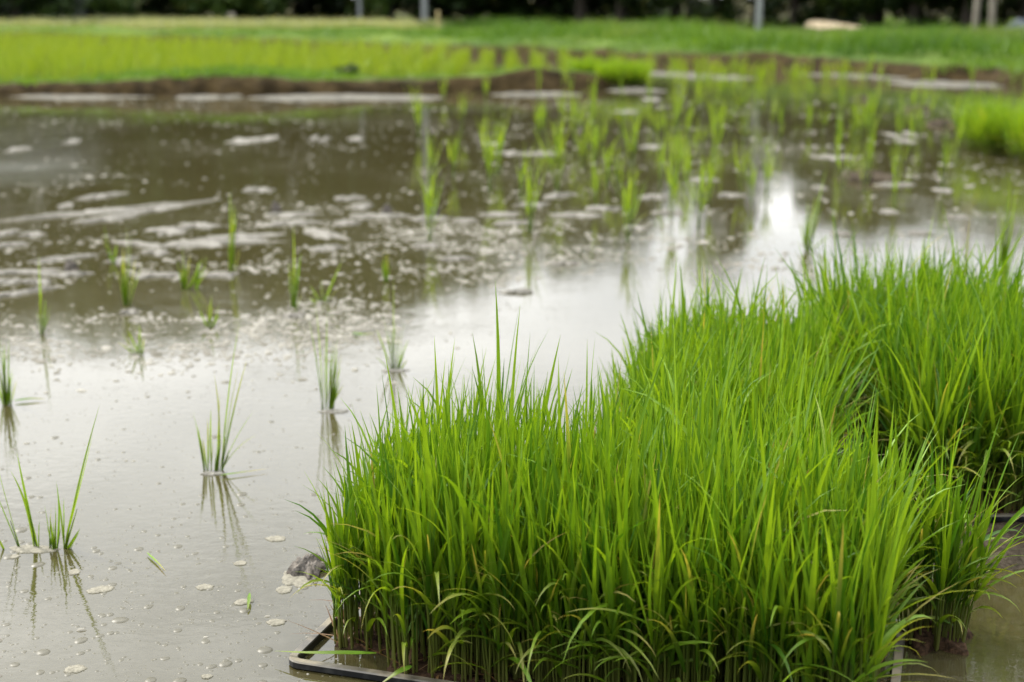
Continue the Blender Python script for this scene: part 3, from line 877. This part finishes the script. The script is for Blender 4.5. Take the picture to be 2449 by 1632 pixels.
for u, v, w_, h_, t_, l in [(190, 231, 330, 12, 0, 'pale dried scum strip below the left part of the soil bank'), (480, 234, 120, 8, 0, 'short broken scum strip below the middle of the soil bank'), (560, 231, 60, 9, 0, 'tiny scum strip between two longer ones under the bank'),
                            (830, 234, 430, 13, 0, 'longest pale scum strip under the grassy soil bank'), (1290, 227, 200, 7, 0, 'pale scum strip under the dark mound at the end of the bank'), (1520, 218, 130, 6, 0, 'thin scum strip under the seedling trays at the bank tip'),
                            (1600, 178, 190, 8, -2, 'pale scum strip in the far water behind the stand of tufts'), (1720, 186, 150, 6, -1, 'thin scum strip among sparse far rice'), (2120, 184, 330, 10, -2, 'pale scum strip below the far dark soil ledge at right'), (2260, 202, 180, 20, -4, 'pale lumpy scum in the far right corner of the pond')]:
    pad(u, v, w_, h_, t_, l, .012, 4, mat='dry_scum', ragged=.22, lumps=.9)
for u, v, w_, h_, l in [(2078, 430, 130, 24, 'dark wet mud hump with pale rim in the right of the pond'), (2200, 265, 60, 22, 'dark mud hump among tufts near the right seedling clumps'), (2255, 300, 60, 26, 'dark mud hump at the foot of the right hand bank'), (2060, 240, 40, 12, 'small dark mud hump in the far water')]:
    p = ground(u, v)
    s = FPX / depth_of(p)
    o = pad_mesh('mud_clod', w_ / s / 2, .10, .028, int(u), 'mud', ragged=.3, lumps=.9)
    o.location = (p.x, p.y, -.003)
    tag(o, l, 'mud clod')
for u, v, l in [(1040, 515, 'black clod on a pad in front of the pole reflection'), (925, 512, 'black clod on a pad left of the pole reflection'), (660, 506, 'tiny black clod on a pad near the slim grey reflection'), (170, 651, 'black clod on a pad near the left edge')]:
    p = ground(u, v)
    o = pad_mesh('mud_clod', .016, .02, .022, int(u), 'clod', ragged=.3, lumps=.9)
    o.location = (p.x, p.y, .003)
    tag(o, l, 'mud clod')

# countless specks of scum adrift
g = np.random.default_rng(55)
Vs, Fs, n0 = [], [], 0
cnt = 0
cand = 190000
yy = g.uniform(1.25, 9.2, cand)
uu = g.uniform(-30, 2480, cand)
xx = (uu - 1224) / FPX * yy
band = sstep(2.35, 2.85, yy) * sstep(4.9, 3.7, yy) * 1.15 + .12 * sstep(4.0, 5, yy) + .035
band *= np.where(uu > 950, sstep(2.9, 3.5, yy) + .05, 1)
band *= np.where(uu > 1250, .75 * sstep(3.6, 4.3, yy) + .25 * (yy > 3.3), 1)
cl = sstep(.38, .62, fbm(xx, yy, 1.6, 61)) * .9 + .12
cl2 = sstep(.40, .66, fbm(xx, yy, 7, 64)) + .12
pr = band * cl * cl2
ok = (g.random(cand) < pr) & (sdist(xx, yy, LAND) < 0) & (sdist(xx, yy, LEVEE) < 0)
xx, yy = xx[ok], yy[ok]
rad = np.exp(g.normal(math.log(.0027), .5, len(xx))).clip(.001, .011) * np.where(yy < 2.3, .4, 1)
na = 7
ang = np.arange(na) / na * 2 * PI
jit = g.uniform(.7, 1.25, (len(xx), na))
stretch = g.uniform(.8, 1.7, len(xx))
sxx = xx[:, None] + rad[:, None] * jit * np.cos(ang) * stretch[:, None]
syy = yy[:, None] + rad[:, None] * jit * np.sin(ang)
ring = np.stack([sxx, syy, np.full_like(sxx, -.0004)], -1)
inn = np.stack([xx[:, None] + .6 * (sxx - xx[:, None]), yy[:, None] + .6 * (syy - yy[:, None]), np.broadcast_to(rad[:, None] * .35, sxx.shape)], -1)
V = np.concatenate([ring, inn], 1).reshape(-1, 3)
b_ = np.arange(na)
q = np.stack([b_, (b_ + 1) % na, (b_ + 1) % na + na, b_ + na], 1)
Fq = (q[None] + (np.arange(len(xx)) * 2 * na)[:, None, None]).reshape(-1, 4)
caps = [tuple(int(c) for c in (k * 2 * na + na + b_)) for k in range(len(xx))]
F = [tuple(int(c) for c in f) for f in Fq] + caps
tag(build('scum_specks', V, F, M['speck'], None), 'fine pale specks of scum drifting over the pond', 'specks', kind='stuff')

# bubbles on the near water
def dome(nr=6, na=16):
    V, F = [], []
    for j in range(nr):
        for i in range(na):
            rr_, zz_ = ((1.25, -.02), (1.05, .05), (.93, .17), (.72, .24), (.40, .28), (.02, .295))[j]
            V.append((rr_ * math.cos(i / na * 2 * PI), rr_ * math.sin(i / na * 2 * PI), zz_))
    for j in range(nr - 1):
        for i in range(na):
            F.append((j * na + i, j * na + (i + 1) % na, (j + 1) * na + (i + 1) % na, (j + 1) * na + i))
    return V, F


V, F = dome()
bub = build('bubble', V, F, M['bubble'], None, link=False)
g = np.random.default_rng(81)
k = 0
while k < 280:
    u, v = g.uniform(-5, 900), 905 + 735 * g.random() ** .8
    if v < 1180 and g.random() < .35: continue
    p = ground(u, v)
    if 640 < u and v > 1520 or (u > 770 and v > 1050): continue
    r = float(np.clip(math.exp(g.normal(math.log(.0026), .42)), .0014, .0075))
    o = bub if k == 0 else bub.copy()
    C.objects.link(o)
    o.location = (p.x, p.y, -.0003)
    o.scale = (r * g.uniform(.95, 1.35), r, r)
    o.rotation_euler = (0, 0, g.uniform(0, 6))
    tag(o, 'small bubble on the open grey water left of the trays', 'bubble', 'bubbles on the near water')
    k += 1


g = np.random.default_rng(82)
nf = 1500
pts = [ground(u, v) for u, v in zip(g.uniform(-5, 800, nf), 880 + 760 * g.random(nf) ** .8)]
dV = np.array(V); dF = np.array([f for f in F])
fr = np.exp(g.normal(math.log(.0011), .35, nf)).clip(.0006, .0022)
VV = np.concatenate([dV * q + (p_.x, p_.y, -.0002) for p_, q in zip(pts, fr)])
FF = (dF[None] + (np.arange(nf) * len(dV))[:, None, None]).reshape(-1, 4)
tag(build('froth', VV, FF, M['bubble'], None), 'countless tiny bubbles on the near water', 'froth', kind='stuff')


# ------------------------------------------------------------------ far seedling blocks on the banks
def far_block(label, u, v, wpx, dm_, size, seed, z=0.03, tone=.25, rz=0.0):
    p = ground(u, v, z)
    s = FPX / depth_of(p)
    w = wpx / s
    p.x -= w / 2
    g = np.random.default_rng(seed)
    root = empty('seedling_tray', p, rz)
    tag(root, label, 'seedling tray')
    V, F = box_ring(w, dm_, -0.03, 0.012, .003, .011, .009)
    build('tray_shell', V, F, M['tray'], root, smooth=False)
    n_ = int(w * dm_ * 9000)
    st = g.random((n_, 2)) * (w - .02, dm_ - .02) + .01
    q = np.minimum(np.minimum(st[:, 0], w - st[:, 0]), np.minimum(st[:, 1], dm_ - st[:, 1]))
    out = (st - (w / 2, dm_ / 2)) / (w / 2, dm_ / 2)
    e = sstep(.06, .01, q)
    ln = out * (e * .3)[:, None] + g.normal(0, .07, (n_, 2))
    pv, pf, pc = plants(np.concatenate([st, np.full((n_, 1), .004)], 1), ln, e, size, g, 4, 2, 4, tone)
    V2, F2 = root_mat_mesh(lambda a, b: np.minimum(np.minimum(a - .006, w - .006 - a), np.minimum(b - .006, dm_ - .006 - b)), w, dm_, .009, -.02, .012, seed)
    build('root_mat', V2, F2, M['mat'], root)
    tag(build('seedling_mass', pv, pf, M['rice'], root, pc), kind='stuff')
    return root


far_block('small square bright green seedling tray on the tip of the soil bank', 1400, 200, 56, .22, .165, 201, .02, tone=.5)
far_block('wide bright green seedling tray at the very end of the soil bank', 1493, 213, 112, .28, .175, 202, .0, tone=.5)
far_block('blurred bright seedling tray on the right bank, nearer of the pair left half', 2405, 384, 105, .28, .215, 203, -.018, rz=.1, tone=.45)
far_block('blurred bright seedling tray cut off by the right edge of the frame', 2522, 408, 130, .34, .23, 204, -.018, rz=-.05, tone=.45)


# ------------------------------------------------------------------ far field rice, levee grass
def scatter_blades(name, x, y, z, per, hgt, w, mat, g, spread, lean, tint, dry, label, cat, nseg=3):
    n_ = len(x)
    P = np.repeat(np.stack([x, y, z], 1), per, 0)
    P[:, :2] += g.normal(0, spread, (n_ * per, 2))
    k = len(P)
    H = np.repeat(np.broadcast_to(hgt, (n_,)), per) * g.uniform(.55, 1.15, k)
    V, F, c = blades(P, g.uniform(-PI, PI, k), H, g.uniform(.7, 1.3, k) * w, np.abs(g.normal(0, lean, k)), g.uniform(.0, .8, k), np.clip(np.repeat(tint, per) + g.normal(0, .18, k), 0, 1),
                     np.clip(np.repeat(dry, per) * g.uniform(.5, 1.2, k), 0, 1), nseg, 2, tw0=g.uniform(-1.5, 1.5, k))
    return tag(build(name, V, F, M[mat], None, c), label, cat, kind='stuff')


g = np.random.default_rng(91)
# rice in the paddy behind the bank, planted in rows
row = np.arange(-11, 5.0, .25)
X, Y = np.meshgrid(row, np.arange(10.75, 23.5, .20))
X = X.ravel() + g.normal(0, .025, X.size); Y = Y.ravel() + g.normal(0, .03, Y.size)
U = 1224 + X / Y * FPX
ok = (sdist(X, Y, LAND) < -.05) & (sdist(X, Y, LEVEE) < .0) & (Y > 10.7) & (U > -120) & (U < 2450)
dens = np.where(U < 1050, 1.0, np.where(U < 1500, 1 - .5 * (U - 1050) / 450, .5)) * np.where((U > 1300) & (Y < 11.2), .3, 1)
ok &= g.random(len(X)) < dens
X, Y, U = X[ok], Y[ok], U[ok]
scatter_blades('field_rice', X, Y, np.zeros_like(X), 9, np.where(U < 1100, .215, .16), .010, 'field', g, .022, .16, np.clip(.5 + .5 * (fbm(X, Y, .8, 71) - .5), 0, 1), np.full(len(X), .12),
               'yellow green rice growing in rows in the paddy behind the soil bank', 'rice')

# grass on the levees and the meadow
k = 42000
yy = 9.2 + (34 - 9.2) * g.random(k) ** 1.25
uu = g.uniform(-120, 2570, k)
xx = (uu - 1224) / FPX * yy
dl, dv = sdist(xx, yy, LAND), sdist(xx, yy, LEVEE)
zz = height(xx, yy)
topv = (dv > .17) & (fbm(xx, yy, 1.6, 81) + .25 * (xx < -1.1) * (xx > -2.7) + .10 * (xx < -1.3) - .35 * (xx > -.2) > .55)
ok = ((dl > .05 + .55 * fbm(xx, yy, 1.1, 95) * (fbm(xx, yy, .5, 96) > .45)) | topv) & (zz > .05) & (fbm(xx, yy, 1.3, 97) > .30) & (fbm(xx * .45, yy * .5, .8, 94) < .66)
xx, yy, zz, dl = xx[ok], yy[ok], zz[ok], dl[ok]
tall = sstep(.50, .70, fbm(xx, yy * .8, .55, 82))
hg = .035 + .05 * fbm(xx, yy, 2, 89) + .19 * tall * sstep(.15, .7, dl)
hg *= np.where(yy < 11, .75, 1)
tn = np.clip(.5 + 3.2 * (fbm(xx * .3, yy, .8, 83) - .5) + 1.2 * (fbm(xx, yy, 1.8, 84) - .5) - .35 * tall, 0, 1)
pale = ((yy > 22.0) & (yy < 26) & (xx < -1.5)) * (.45 + .9 * fbm(xx, yy, .8, 85))
scatter_blades('grass', xx, yy, zz - .01, 4, hg, .013, 'grass', g, .03, .35, tn, np.clip(.05 + .7 * sstep(.55, .75, fbm(xx, yy, .8, 86)) * .5 + pale, 0, 1), 'green grass on the banks and the meadow beyond the paddies', 'grass')
k = 5000
yy = g.uniform(22.6, 26.0, k); xx = -1.2 - 9.5 * g.random(k)
ok = fbm(xx, yy, .7, 85) > .42
xx, yy = xx[ok], yy[ok]
scatter_blades('flowering_grass', xx, yy, height(xx, yy) - .01, 3, .19, .016, 'pale_grass', g, .04, .3, np.clip(g.normal(.5, .3, len(xx)), 0, 1), np.full(len(xx), .4), 'pale flowering grass in a band across the left meadow', 'grass')
k = 5200
xx = g.uniform(-4.2, .55, k); yy = g.uniform(9.2, 10.9, k)
dv = sdist(xx, yy, LEVEE); zz = height(xx, yy)
ok = (dv > .13 + .10 * fbm(xx, yy, 3, 98)) & (g.random(k) < np.where((xx > -2.9) & (xx < -1.1), 1.0, np.where(xx < -2.9, .35, .16)))
xx, yy, zz = xx[ok], yy[ok], zz[ok]
scatter_blades('grass', xx, yy, zz - .01, 5, .045 + .05 * fbm(xx, yy, 2, 99), .008, 'grass', g, .02, .45, np.clip(.45 + .9 * (fbm(xx, yy, 2, 100) - .5), 0, 1), np.full(len(xx), .05), 'bright green grass on top of the soil bank', 'grass')
# the grass strip of the right bank beside the seedling trays
k = 5200
yy = g.uniform(4.2, 11.0, k); xx = g.uniform(1.5, 4.8, k)
dl = sdist(xx, yy, LAND); zz = height(xx, yy)
ok = (dl > .02) & (zz > .0)
xx, yy, zz = xx[ok], yy[ok], zz[ok]
scatter_blades('grass', xx, yy, zz - .01, 5, .05 + .06 * fbm(xx, yy, 2, 87), .007, 'grass', g, .02, .45, np.clip(.75 + .8 * (fbm(xx, yy, 1.2, 88) - .5), 0, 1), np.full(len(xx), .25), 'short yellowish grass on the right hand bank', 'grass')


# weeds that stand out of the grass
def leaf_cloud(centers, radii, per, size, g, flat=1.0):
    """leaf sized quads scattered through and over ellipsoidal clumps -> V, F, col"""
    Vs = []
    cols = []
    for (c, r) in zip(centers, radii):
        d = g.normal(size=(per, 3)); d /= np.linalg.norm(d, axis=1)[:, None]
        rad = (g.random(per) ** .42)
        pos = np.array(c) + d * rad[:, None] * np.array(r)
        nrm = d * .6 + g.normal(size=(per, 3)) * .8 + (0, 0, .5)
        nrm /= np.linalg.norm(nrm, axis=1)[:, None]
        a = np.cross(nrm, g.normal(size=(per, 3))); a /= np.linalg.norm(a, axis=1)[:, None]
        b = np.cross(nrm, a)
        s = (size * g.uniform(.55, 1.35, per))[:, None]
        Vs.append(np.stack([pos - a * s, pos + b * s * .45, pos + a * s, pos - b * s * .45], 1))
        t = np.clip(g.normal(.4, .2) + g.normal(0, .18, per), 0, 1)
        cols.append(np.repeat(np.stack([t, np.full(per, .9), (g.random(per) < .06) * .8, np.zeros(per)], 1)[:, None], 4, 1))
    V = np.concatenate(Vs).reshape(-1, 3)
    F = np.arange(len(V)).reshape(-1, 4)
    return V, F, np.concatenate(cols).reshape(-1, 4)


def tube(pts, rads, sides=8):
    V, F = [], []
    for (p_, r) in zip(pts, rads):
        for i in range(sides):
            V.append((p_[0] + r * math.cos(i / sides * 2 * PI), p_[1] + r * math.sin(i / sides * 2 * PI), p_[2]))
    for j in range(len(pts) - 1):
        for i in range(sides):
            F.append((j * sides + i, j * sides + (i + 1) % sides, (j + 1) * sides + (i + 1) % sides, (j + 1) * sides + i))
    F.append(tuple(range((len(pts) - 1) * sides, len(pts) * sides)))
    return V, F


def joint(parts):
    V, F = [], []
    for v, f in parts:
        n_ = len(V)
        V += list(v); F += [tuple(i + n_ for i in q) for q in f]
    return V, F


def weed(label, u, v, hgt, wid, seed):
    g = np.random.default_rng(seed)
    p = ground(u, v, .1)
    p.z = float(height(p.x, p.y)) - .01
    root = empty('weed_clump', p)
    tag(root, label, 'weed')
    cs = [(g.normal(0, wid * .35), g.normal(0, wid * .3), g.uniform(.3, .75) * hgt) for _ in range(9)]
    V, F, c = leaf_cloud(cs, [(wid * .32, wid * .3, hgt * .3)] * 9, 60, .022, g)
    build('foliage', V, F, M['shrub'], root, c)
    sv, sf = joint([tube([(x * .3, y * .3, 0), (x, y, z)], [.006, .003], 5) for x, y, z in cs])
    build('stem', sv, sf, M['shrub'], root)
    return root


weed('dark broad leaved weed clump on the far green levee', 1440, 138, .16, .42, 401)
weed('dark leafy weed at the foot of the slim grey pole', 1020, 76, .18, .30, 402)
weed('dark leafy weed at the foot of the tall leaning pole', 1805, 68, .14, .22, 403)
weed('small dark weed on the edge of the soil bank', 815, 182, .10, .16, 404)
weed('low weed sprouting in front of the dark mound', 1215, 212, .06, .22, 405)


# ------------------------------------------------------------------ trees and shrubs
def tree_parts(seed, H, R, z0, narrow=1.0, per=150, lobes=34, leaf=.13):
    g = np.random.default_rng(seed)
    cs, rs = [], []
    for k in range(lobes):
        t = g.random() ** .8
        z = z0 + (H - z0) * (.06 + .86 * t)
        prof = math.sin(PI * (.14 + .80 * t)) ** .7
        a = g.uniform(0, 6.28)
        rr = R * prof * g.uniform(.25, 1.0) * narrow
        q = R * g.uniform(.22, .42)
        cs.append((rr * math.cos(a), rr * math.sin(a), z)); rs.append((q, q, q * .8))
    cs.append((0, 0, H - R * .25)); rs.append((R * .22, R * .22, R * .28))
    V, F, c = leaf_cloud(cs, rs, per, leaf, g)
    V[:, 2] = np.maximum(V[:, 2], .03)
    tr = [tube([(0, 0, -.2), (.03, .02, H * .25), (-.03, .04, H * .55), (.02, 0, H * .86)], [.035 * R + .07, .03 * R + .05, .035, .012])]
    for k in range(9):
        x, y, z = cs[k * 2]
        tr.append(tube([(0, 0, z * .62), (x * .5, y * .5, z * .8), (x, y, z)], [.04, .028, .01], 6))
    return (V, F, c), joint(tr)


def tree_at(kind, label, x, y, H, R, z0, seed, cat='tree', mat='crown', group=None, **kw):
    (V, F, c), (tv, tf) = tree_parts(seed, H, R, z0, **kw)
    root = empty(kind, (x, y, float(height(x, y)) - .02))
    tag(root, label, cat, group)
    build('trunk', tv, tf, M['bark'], root)
    build('crown', V, F, M[mat], root, c)
    return root


TREES = [(-260, 36.5, 8.2, 2.3, 'dark tree beyond the left edge'), (-40, 37.5, 8.5, 2.4, 'dark tree standing behind the grey shed'), (170, 38.5, 8.8, 2.3, 'dark tree rising behind the right end of the grey shed'), (330, 36.5, 8.1, 2.2, 'dark tree right of the grey shed, behind the olive bushes'),
         (480, 37.5, 8.5, 2.3, 'dark tree behind the thin grey post in the left woods'), (620, 36, 8.0, 2.1, 'dark tree behind the pale stump at the wood edge'), (750, 36.5, 8.3, 2.2, 'dark tree left of the short grey post'), (880, 35.5, 7.7, 2.0, 'dark tree right behind the short grey post'),
         (1010, 35, 6.7, 1.9, 'dark tree right behind the slim grey pole'), (1125, 35, 6.3, 1.8, 'dark tree just left of the red cabinet'), (1290, 35.5, 6.1, 1.8, 'dark tree just right of the red cabinet'), (1385, 33.5, 5.5, 1.6, 'lower dark tree second right of the red cabinet'), (1475, 33, 4.9, 1.1, 'small dark tree third right of the red cabinet'),
         (1722, 32, 5.7, .8, 'narrow pointed tree left of the tall leaning pole'), (1980, 32.5, 4.3, 1.2, 'dark tree behind the sandy heap'), (2060, 31.5, 4.6, 1.4, 'dark tree right of the sandy heap'), (2160, 31, 4.3, 1.4, 'dark tree midway between sandy heap and paired poles'), (2285, 30.5, 4.2, 1.4, 'dark tree right behind the paired poles'),
         (2420, 30, 4.3, 1.5, 'dark tree behind the blue sheet'), (2590, 30.5, 4.6, 1.6, 'dark tree beyond the right edge')]
for i, (u, L, H, R, l) in enumerate(TREES):
    L2 = L - (5.0 if i < 13 else 3.0 if i < 14 else 4.0)
    H2 = (H + .65) / L * L2 - .65
    tree_at('tree', l, (u - 1224) / FPX * L2, L2, H2, R * (1.3 if i < 12 else 1.05), .4, 500 + i, group='dark trees of the wood edge', lobes=60, per=170, leaf=.12)
tree_at('tree', 'tall bare stemmed tree on the right bank, its crown mirrored in the near brown water', 4.75, 11.9, 8.6, 2.7, 4.0, 560, lobes=60, per=190, leaf=.085)

SHRUBS = [(-60, 24.6, 1.6, 1.2, 0), (60, 24.8, 1.75, 1.2, 0), (190, 24.9, 1.6, .9, 0), (290, 30, 1.1, .9, 1), (400, 30.5, 1.2, 1.0, 0), (460, 29.5, .9, .8, 0), (530, 30, .9, .8, 1), (580, 29, .7, .5, 0), (640, 30, 1.0, .8, 1), (720, 30, 1.3, 1.0, 0), (830, 29.5, 1.4, 1.0, 0), (940, 29.5, 1.0, .8, 1), (1070, 29, 1.5, 1.0, 0),
          (1140, 29.5, 1.4, .9, 0), (1300, 28.5, 1.6, 1.1, 0), (1400, 28, 1.5, 1.0, 0), (1500, 28, 1.7, 1.1, 0), (1600, 27.5, 1.8, 1.2, 0), (1700, 27, 1.6, 1.0, 0), (1790, 28, 1.8, 1.2, 0), (1880, 26.5, 1.6, .9, 0), (1985, 29.5, .9, .7, 1), (2080, 26, 1.6, 1.0, 0), (2170, 26, 1.5, 1.1, 0), (2270, 26, 1.7, 1.1, 0), (2370, 26.5, 1.5, 1.0, 0), (2480, 26, 1.7, 1.1, 0),
          (1560, 33, 4.0, 1.6, 0), (1640, 34, 4.3, 1.7, 0), (1825, 34, 4.2, 1.8, 0), (1230, 30.5, .55, .5, 1)]
SHL = ['dark shrub at the far left edge of the wood', 'tall dark shrub in front of the grey shed', 'dark shrub at the right end of the grey shed', 'bright olive bush right of the grey shed', 'dark round shrub between two olive bushes at left', 'small dark shrub at the meadow edge on the left', 'light green bush left of the pale stump', 'low black green shrub at the pale stump',
       'light olive bush right of the pale stump', 'wide dark shrub left of the short grey post', 'dark shrub at the foot of the short grey post', 'bright leafy bush between the two grey poles', 'dark shrub behind the yellow stake', 'dark shrub left of the red cabinet', 'very dark shrub right of the red cabinet', 'very dark shrub second right of the red cabinet',
       'very dark shrub third right of the red cabinet', 'broad black shrub left of the pole gap', 'black shrub close left of the tall leaning pole', 'broad black shrub close behind the tall leaning pole', 'black shrub close left of the sandy heap', 'greyish green bush above the sandy heap', 'black shrub close right of the sandy heap', 'dark shrub left of the paired poles',
       'dark shrub behind the paired poles', 'dark shrub left of the blue sheet', 'dark shrub at the right edge behind the blue sheet', 'tall back row bush left of the narrow pointed tree', 'tall back row bush next left of the narrow pointed tree', 'tall back row bush right of the narrow pointed tree', 'low mown green bush under the red cabinet']
for i, (u, L, H, R, br) in enumerate(SHRUBS):
    L += 1.6 if not br else -.5
    tree_at('shrub', SHL[i], (u - 1224) / FPX * L, L, H, R, .02, 600 + i, cat='shrub', mat='shrub' if br else 'crown', lobes=20, per=110, leaf=.075 if H < 2 else .12)


# ------------------------------------------------------------------ poles, stake, shed, small far things
def pole(kind, label, u, L, H, r, mat, lean=(0, 0), cat='pole', cap=True):
    x, y = (u - 1224) / FPX * L, L
    root = empty(kind, (x, y, float(height(x, y)) - .05))
    tag(root, label, cat)
    pts = [(lean[0] * t * H, lean[1] * t * H, t * H) for t in (0, .25, .5, .75, 1)]
    V, F = tube(pts, [r, r * .97, r * .94, r * .91, r * .88], 12)
    build('shaft', V, F, M[mat], root)
    if cap:
        x_, y_, z_ = pts[-1]
        V, F = tube([(x_, y_, z_), (x_, y_, z_ + r * .5), (x_, y_, z_ + r * .8)], [r * 1.05, r * 1.05, r * .3], 12)
        build('cap', V, F, M['darkroof'], root)
    return root


pole('pole', 'slim upright grey pole standing on the meadow beside a yellow stake', 1020, 26.5, 4.0, .055, 'concrete', (.0, 0))
pole('pole', 'short dim grey post in front of dark shrubs at the wood edge', 869, 28.2, 2.0, .042, 'concrete')
pole('pole', 'thin grey post deep in the left woods', 490, 33, 5.2, .05, 'concrete')
pole('pole', 'tall pale pole leaning slightly right before the black bushes', 1799, 22.6, 2.7, .047, 'concrete', (.02, 0))
pole('pole', 'left wooden pole of the converging pair at right', 2304, 20.5, 2.8, .042, 'wood', (.03, 0))
pole('pole', 'right wooden pole of the converging pair at right', 2346, 19.6, 2.8, .042, 'wood', (-.045, 0))
pole('pole', 'dim bluish post behind the blue sheet at the right edge', 2434, 24, 2.2, .06, 'concrete')
pole('stake', 'short yellow bamboo stake in the meadow grass', 1052, 21.0, .36, .022, 'stake', (-.01, 0), 'stake', False)
pole('stump', 'pale pinkish stump before a dark shrub at the wood edge', 570, 27.0, .30, .07, 'wood', (0, 0), 'stump', False)


def boxm(x0, x1, y0, y1, z0, z1):
    return [(x0, y0, z0), (x1, y0, z0), (x1, y1, z0), (x0, y1, z0), (x0, y0, z1), (x1, y0, z1), (x1, y1, z1), (x0, y1, z1)], [(0, 3, 2, 1), (4, 5, 6, 7), (0, 1, 5, 4), (1, 2, 6, 5), (2, 3, 7, 6), (3, 0, 4, 7)]


root = empty('shed', (-12.45, 27.6, .12))
tag(root, 'grey shed with white roof edge on the left, seen mirrored in the pond', 'shed')
build('wall', *boxm(-4, 4, 0, 3, -.3, 2.36), M['greywall'], root, smooth=False)
build('roof', *boxm(-4.15, 4.15, -.2, 3.2, 2.363, 2.58), M['whiteboard'], root, smooth=False)
d = build('door', *boxm(1.6, 2.6, -.04, -.003, -.28, 1.9), M['darkroof'], root, smooth=False)
build('handle', *boxm(1.7, 1.76, -.08, -.043, .8, .95), M['concrete'], d, smooth=False)
wn = build('window', *boxm(-2.4, -.9, -.03, -.003, 1.0, 2.0), M['darkroof'], root, smooth=False)
build('sill', *boxm(-2.5, -.8, -.08, -.033, .93, .99), M['whiteboard'], wn, smooth=False)

root = empty('red_cabinet', ((1216 - 1224) / FPX * 31.5, 31.5, .28))
tag(root, 'red painted cabinet half hidden between dark trees', 'cabinet')
build('body', *boxm(-.27, .27, 0, .4, .10, 1.7), M['red'], root, smooth=False)
build('roof', *boxm(-.33, .33, -.06, .46, 1.703, 1.77), M['darkroof'], root, smooth=False)
d = build('door', *boxm(-.22, .22, -.02, -.003, .15, 1.62), M['red'], root, smooth=False)
build('handle', *boxm(.14, .17, -.05, -.022, .8, 1.0), M['concrete'], d, smooth=False)
for sx_ in (-1, 1):
    build('leg', *boxm(sx_ * .24 - .03, sx_ * .24 + .03, .02, .38, -.1, .098), M['darkroof'], root, smooth=False)

a_, b_ = np.meshgrid(np.linspace(0, 1, 25), np.linspace(0, 1, 13))
hz = (.17 - .12 * a_ ** 1.6) * sstep(-.001, .10, b_) * sstep(0, .05, a_ + .012) * (1 - .75 * sstep(.6, 1, b_)) + .05 * (fbm(a_, b_, 9, 31) - .5) - .04
i_ = np.arange(a_.size).reshape(a_.shape)
hq = np.stack([i_[:-1, :-1].ravel(), i_[:-1, 1:].ravel(), i_[1:, 1:].ravel(), i_[1:, :-1].ravel()], 1)
o = build('earth_ramp', np.stack([a_.ravel() * .95, b_.ravel() * 1.3, hz.ravel()], 1), hq, M['sand'])
o.location = ((1934 - 1224) / FPX * 25.2, 25.2, float(height(5.3, 25.5)))
tag(o, 'pale sandy earth ramp in sun at the gap between black bushes', 'earth ramp')
o = pad_mesh('blue_sheet', .50, .5, .22, 709, 'tarp', ragged=.2, lumps=.6)
o.location = ((2440 - 1224) / FPX * 23.5, 23.5, float(height(8.4, 23.5)) - .03)
tag(o, 'dull blue plastic sheet heaped by the bushes at the right edge', 'plastic sheet')
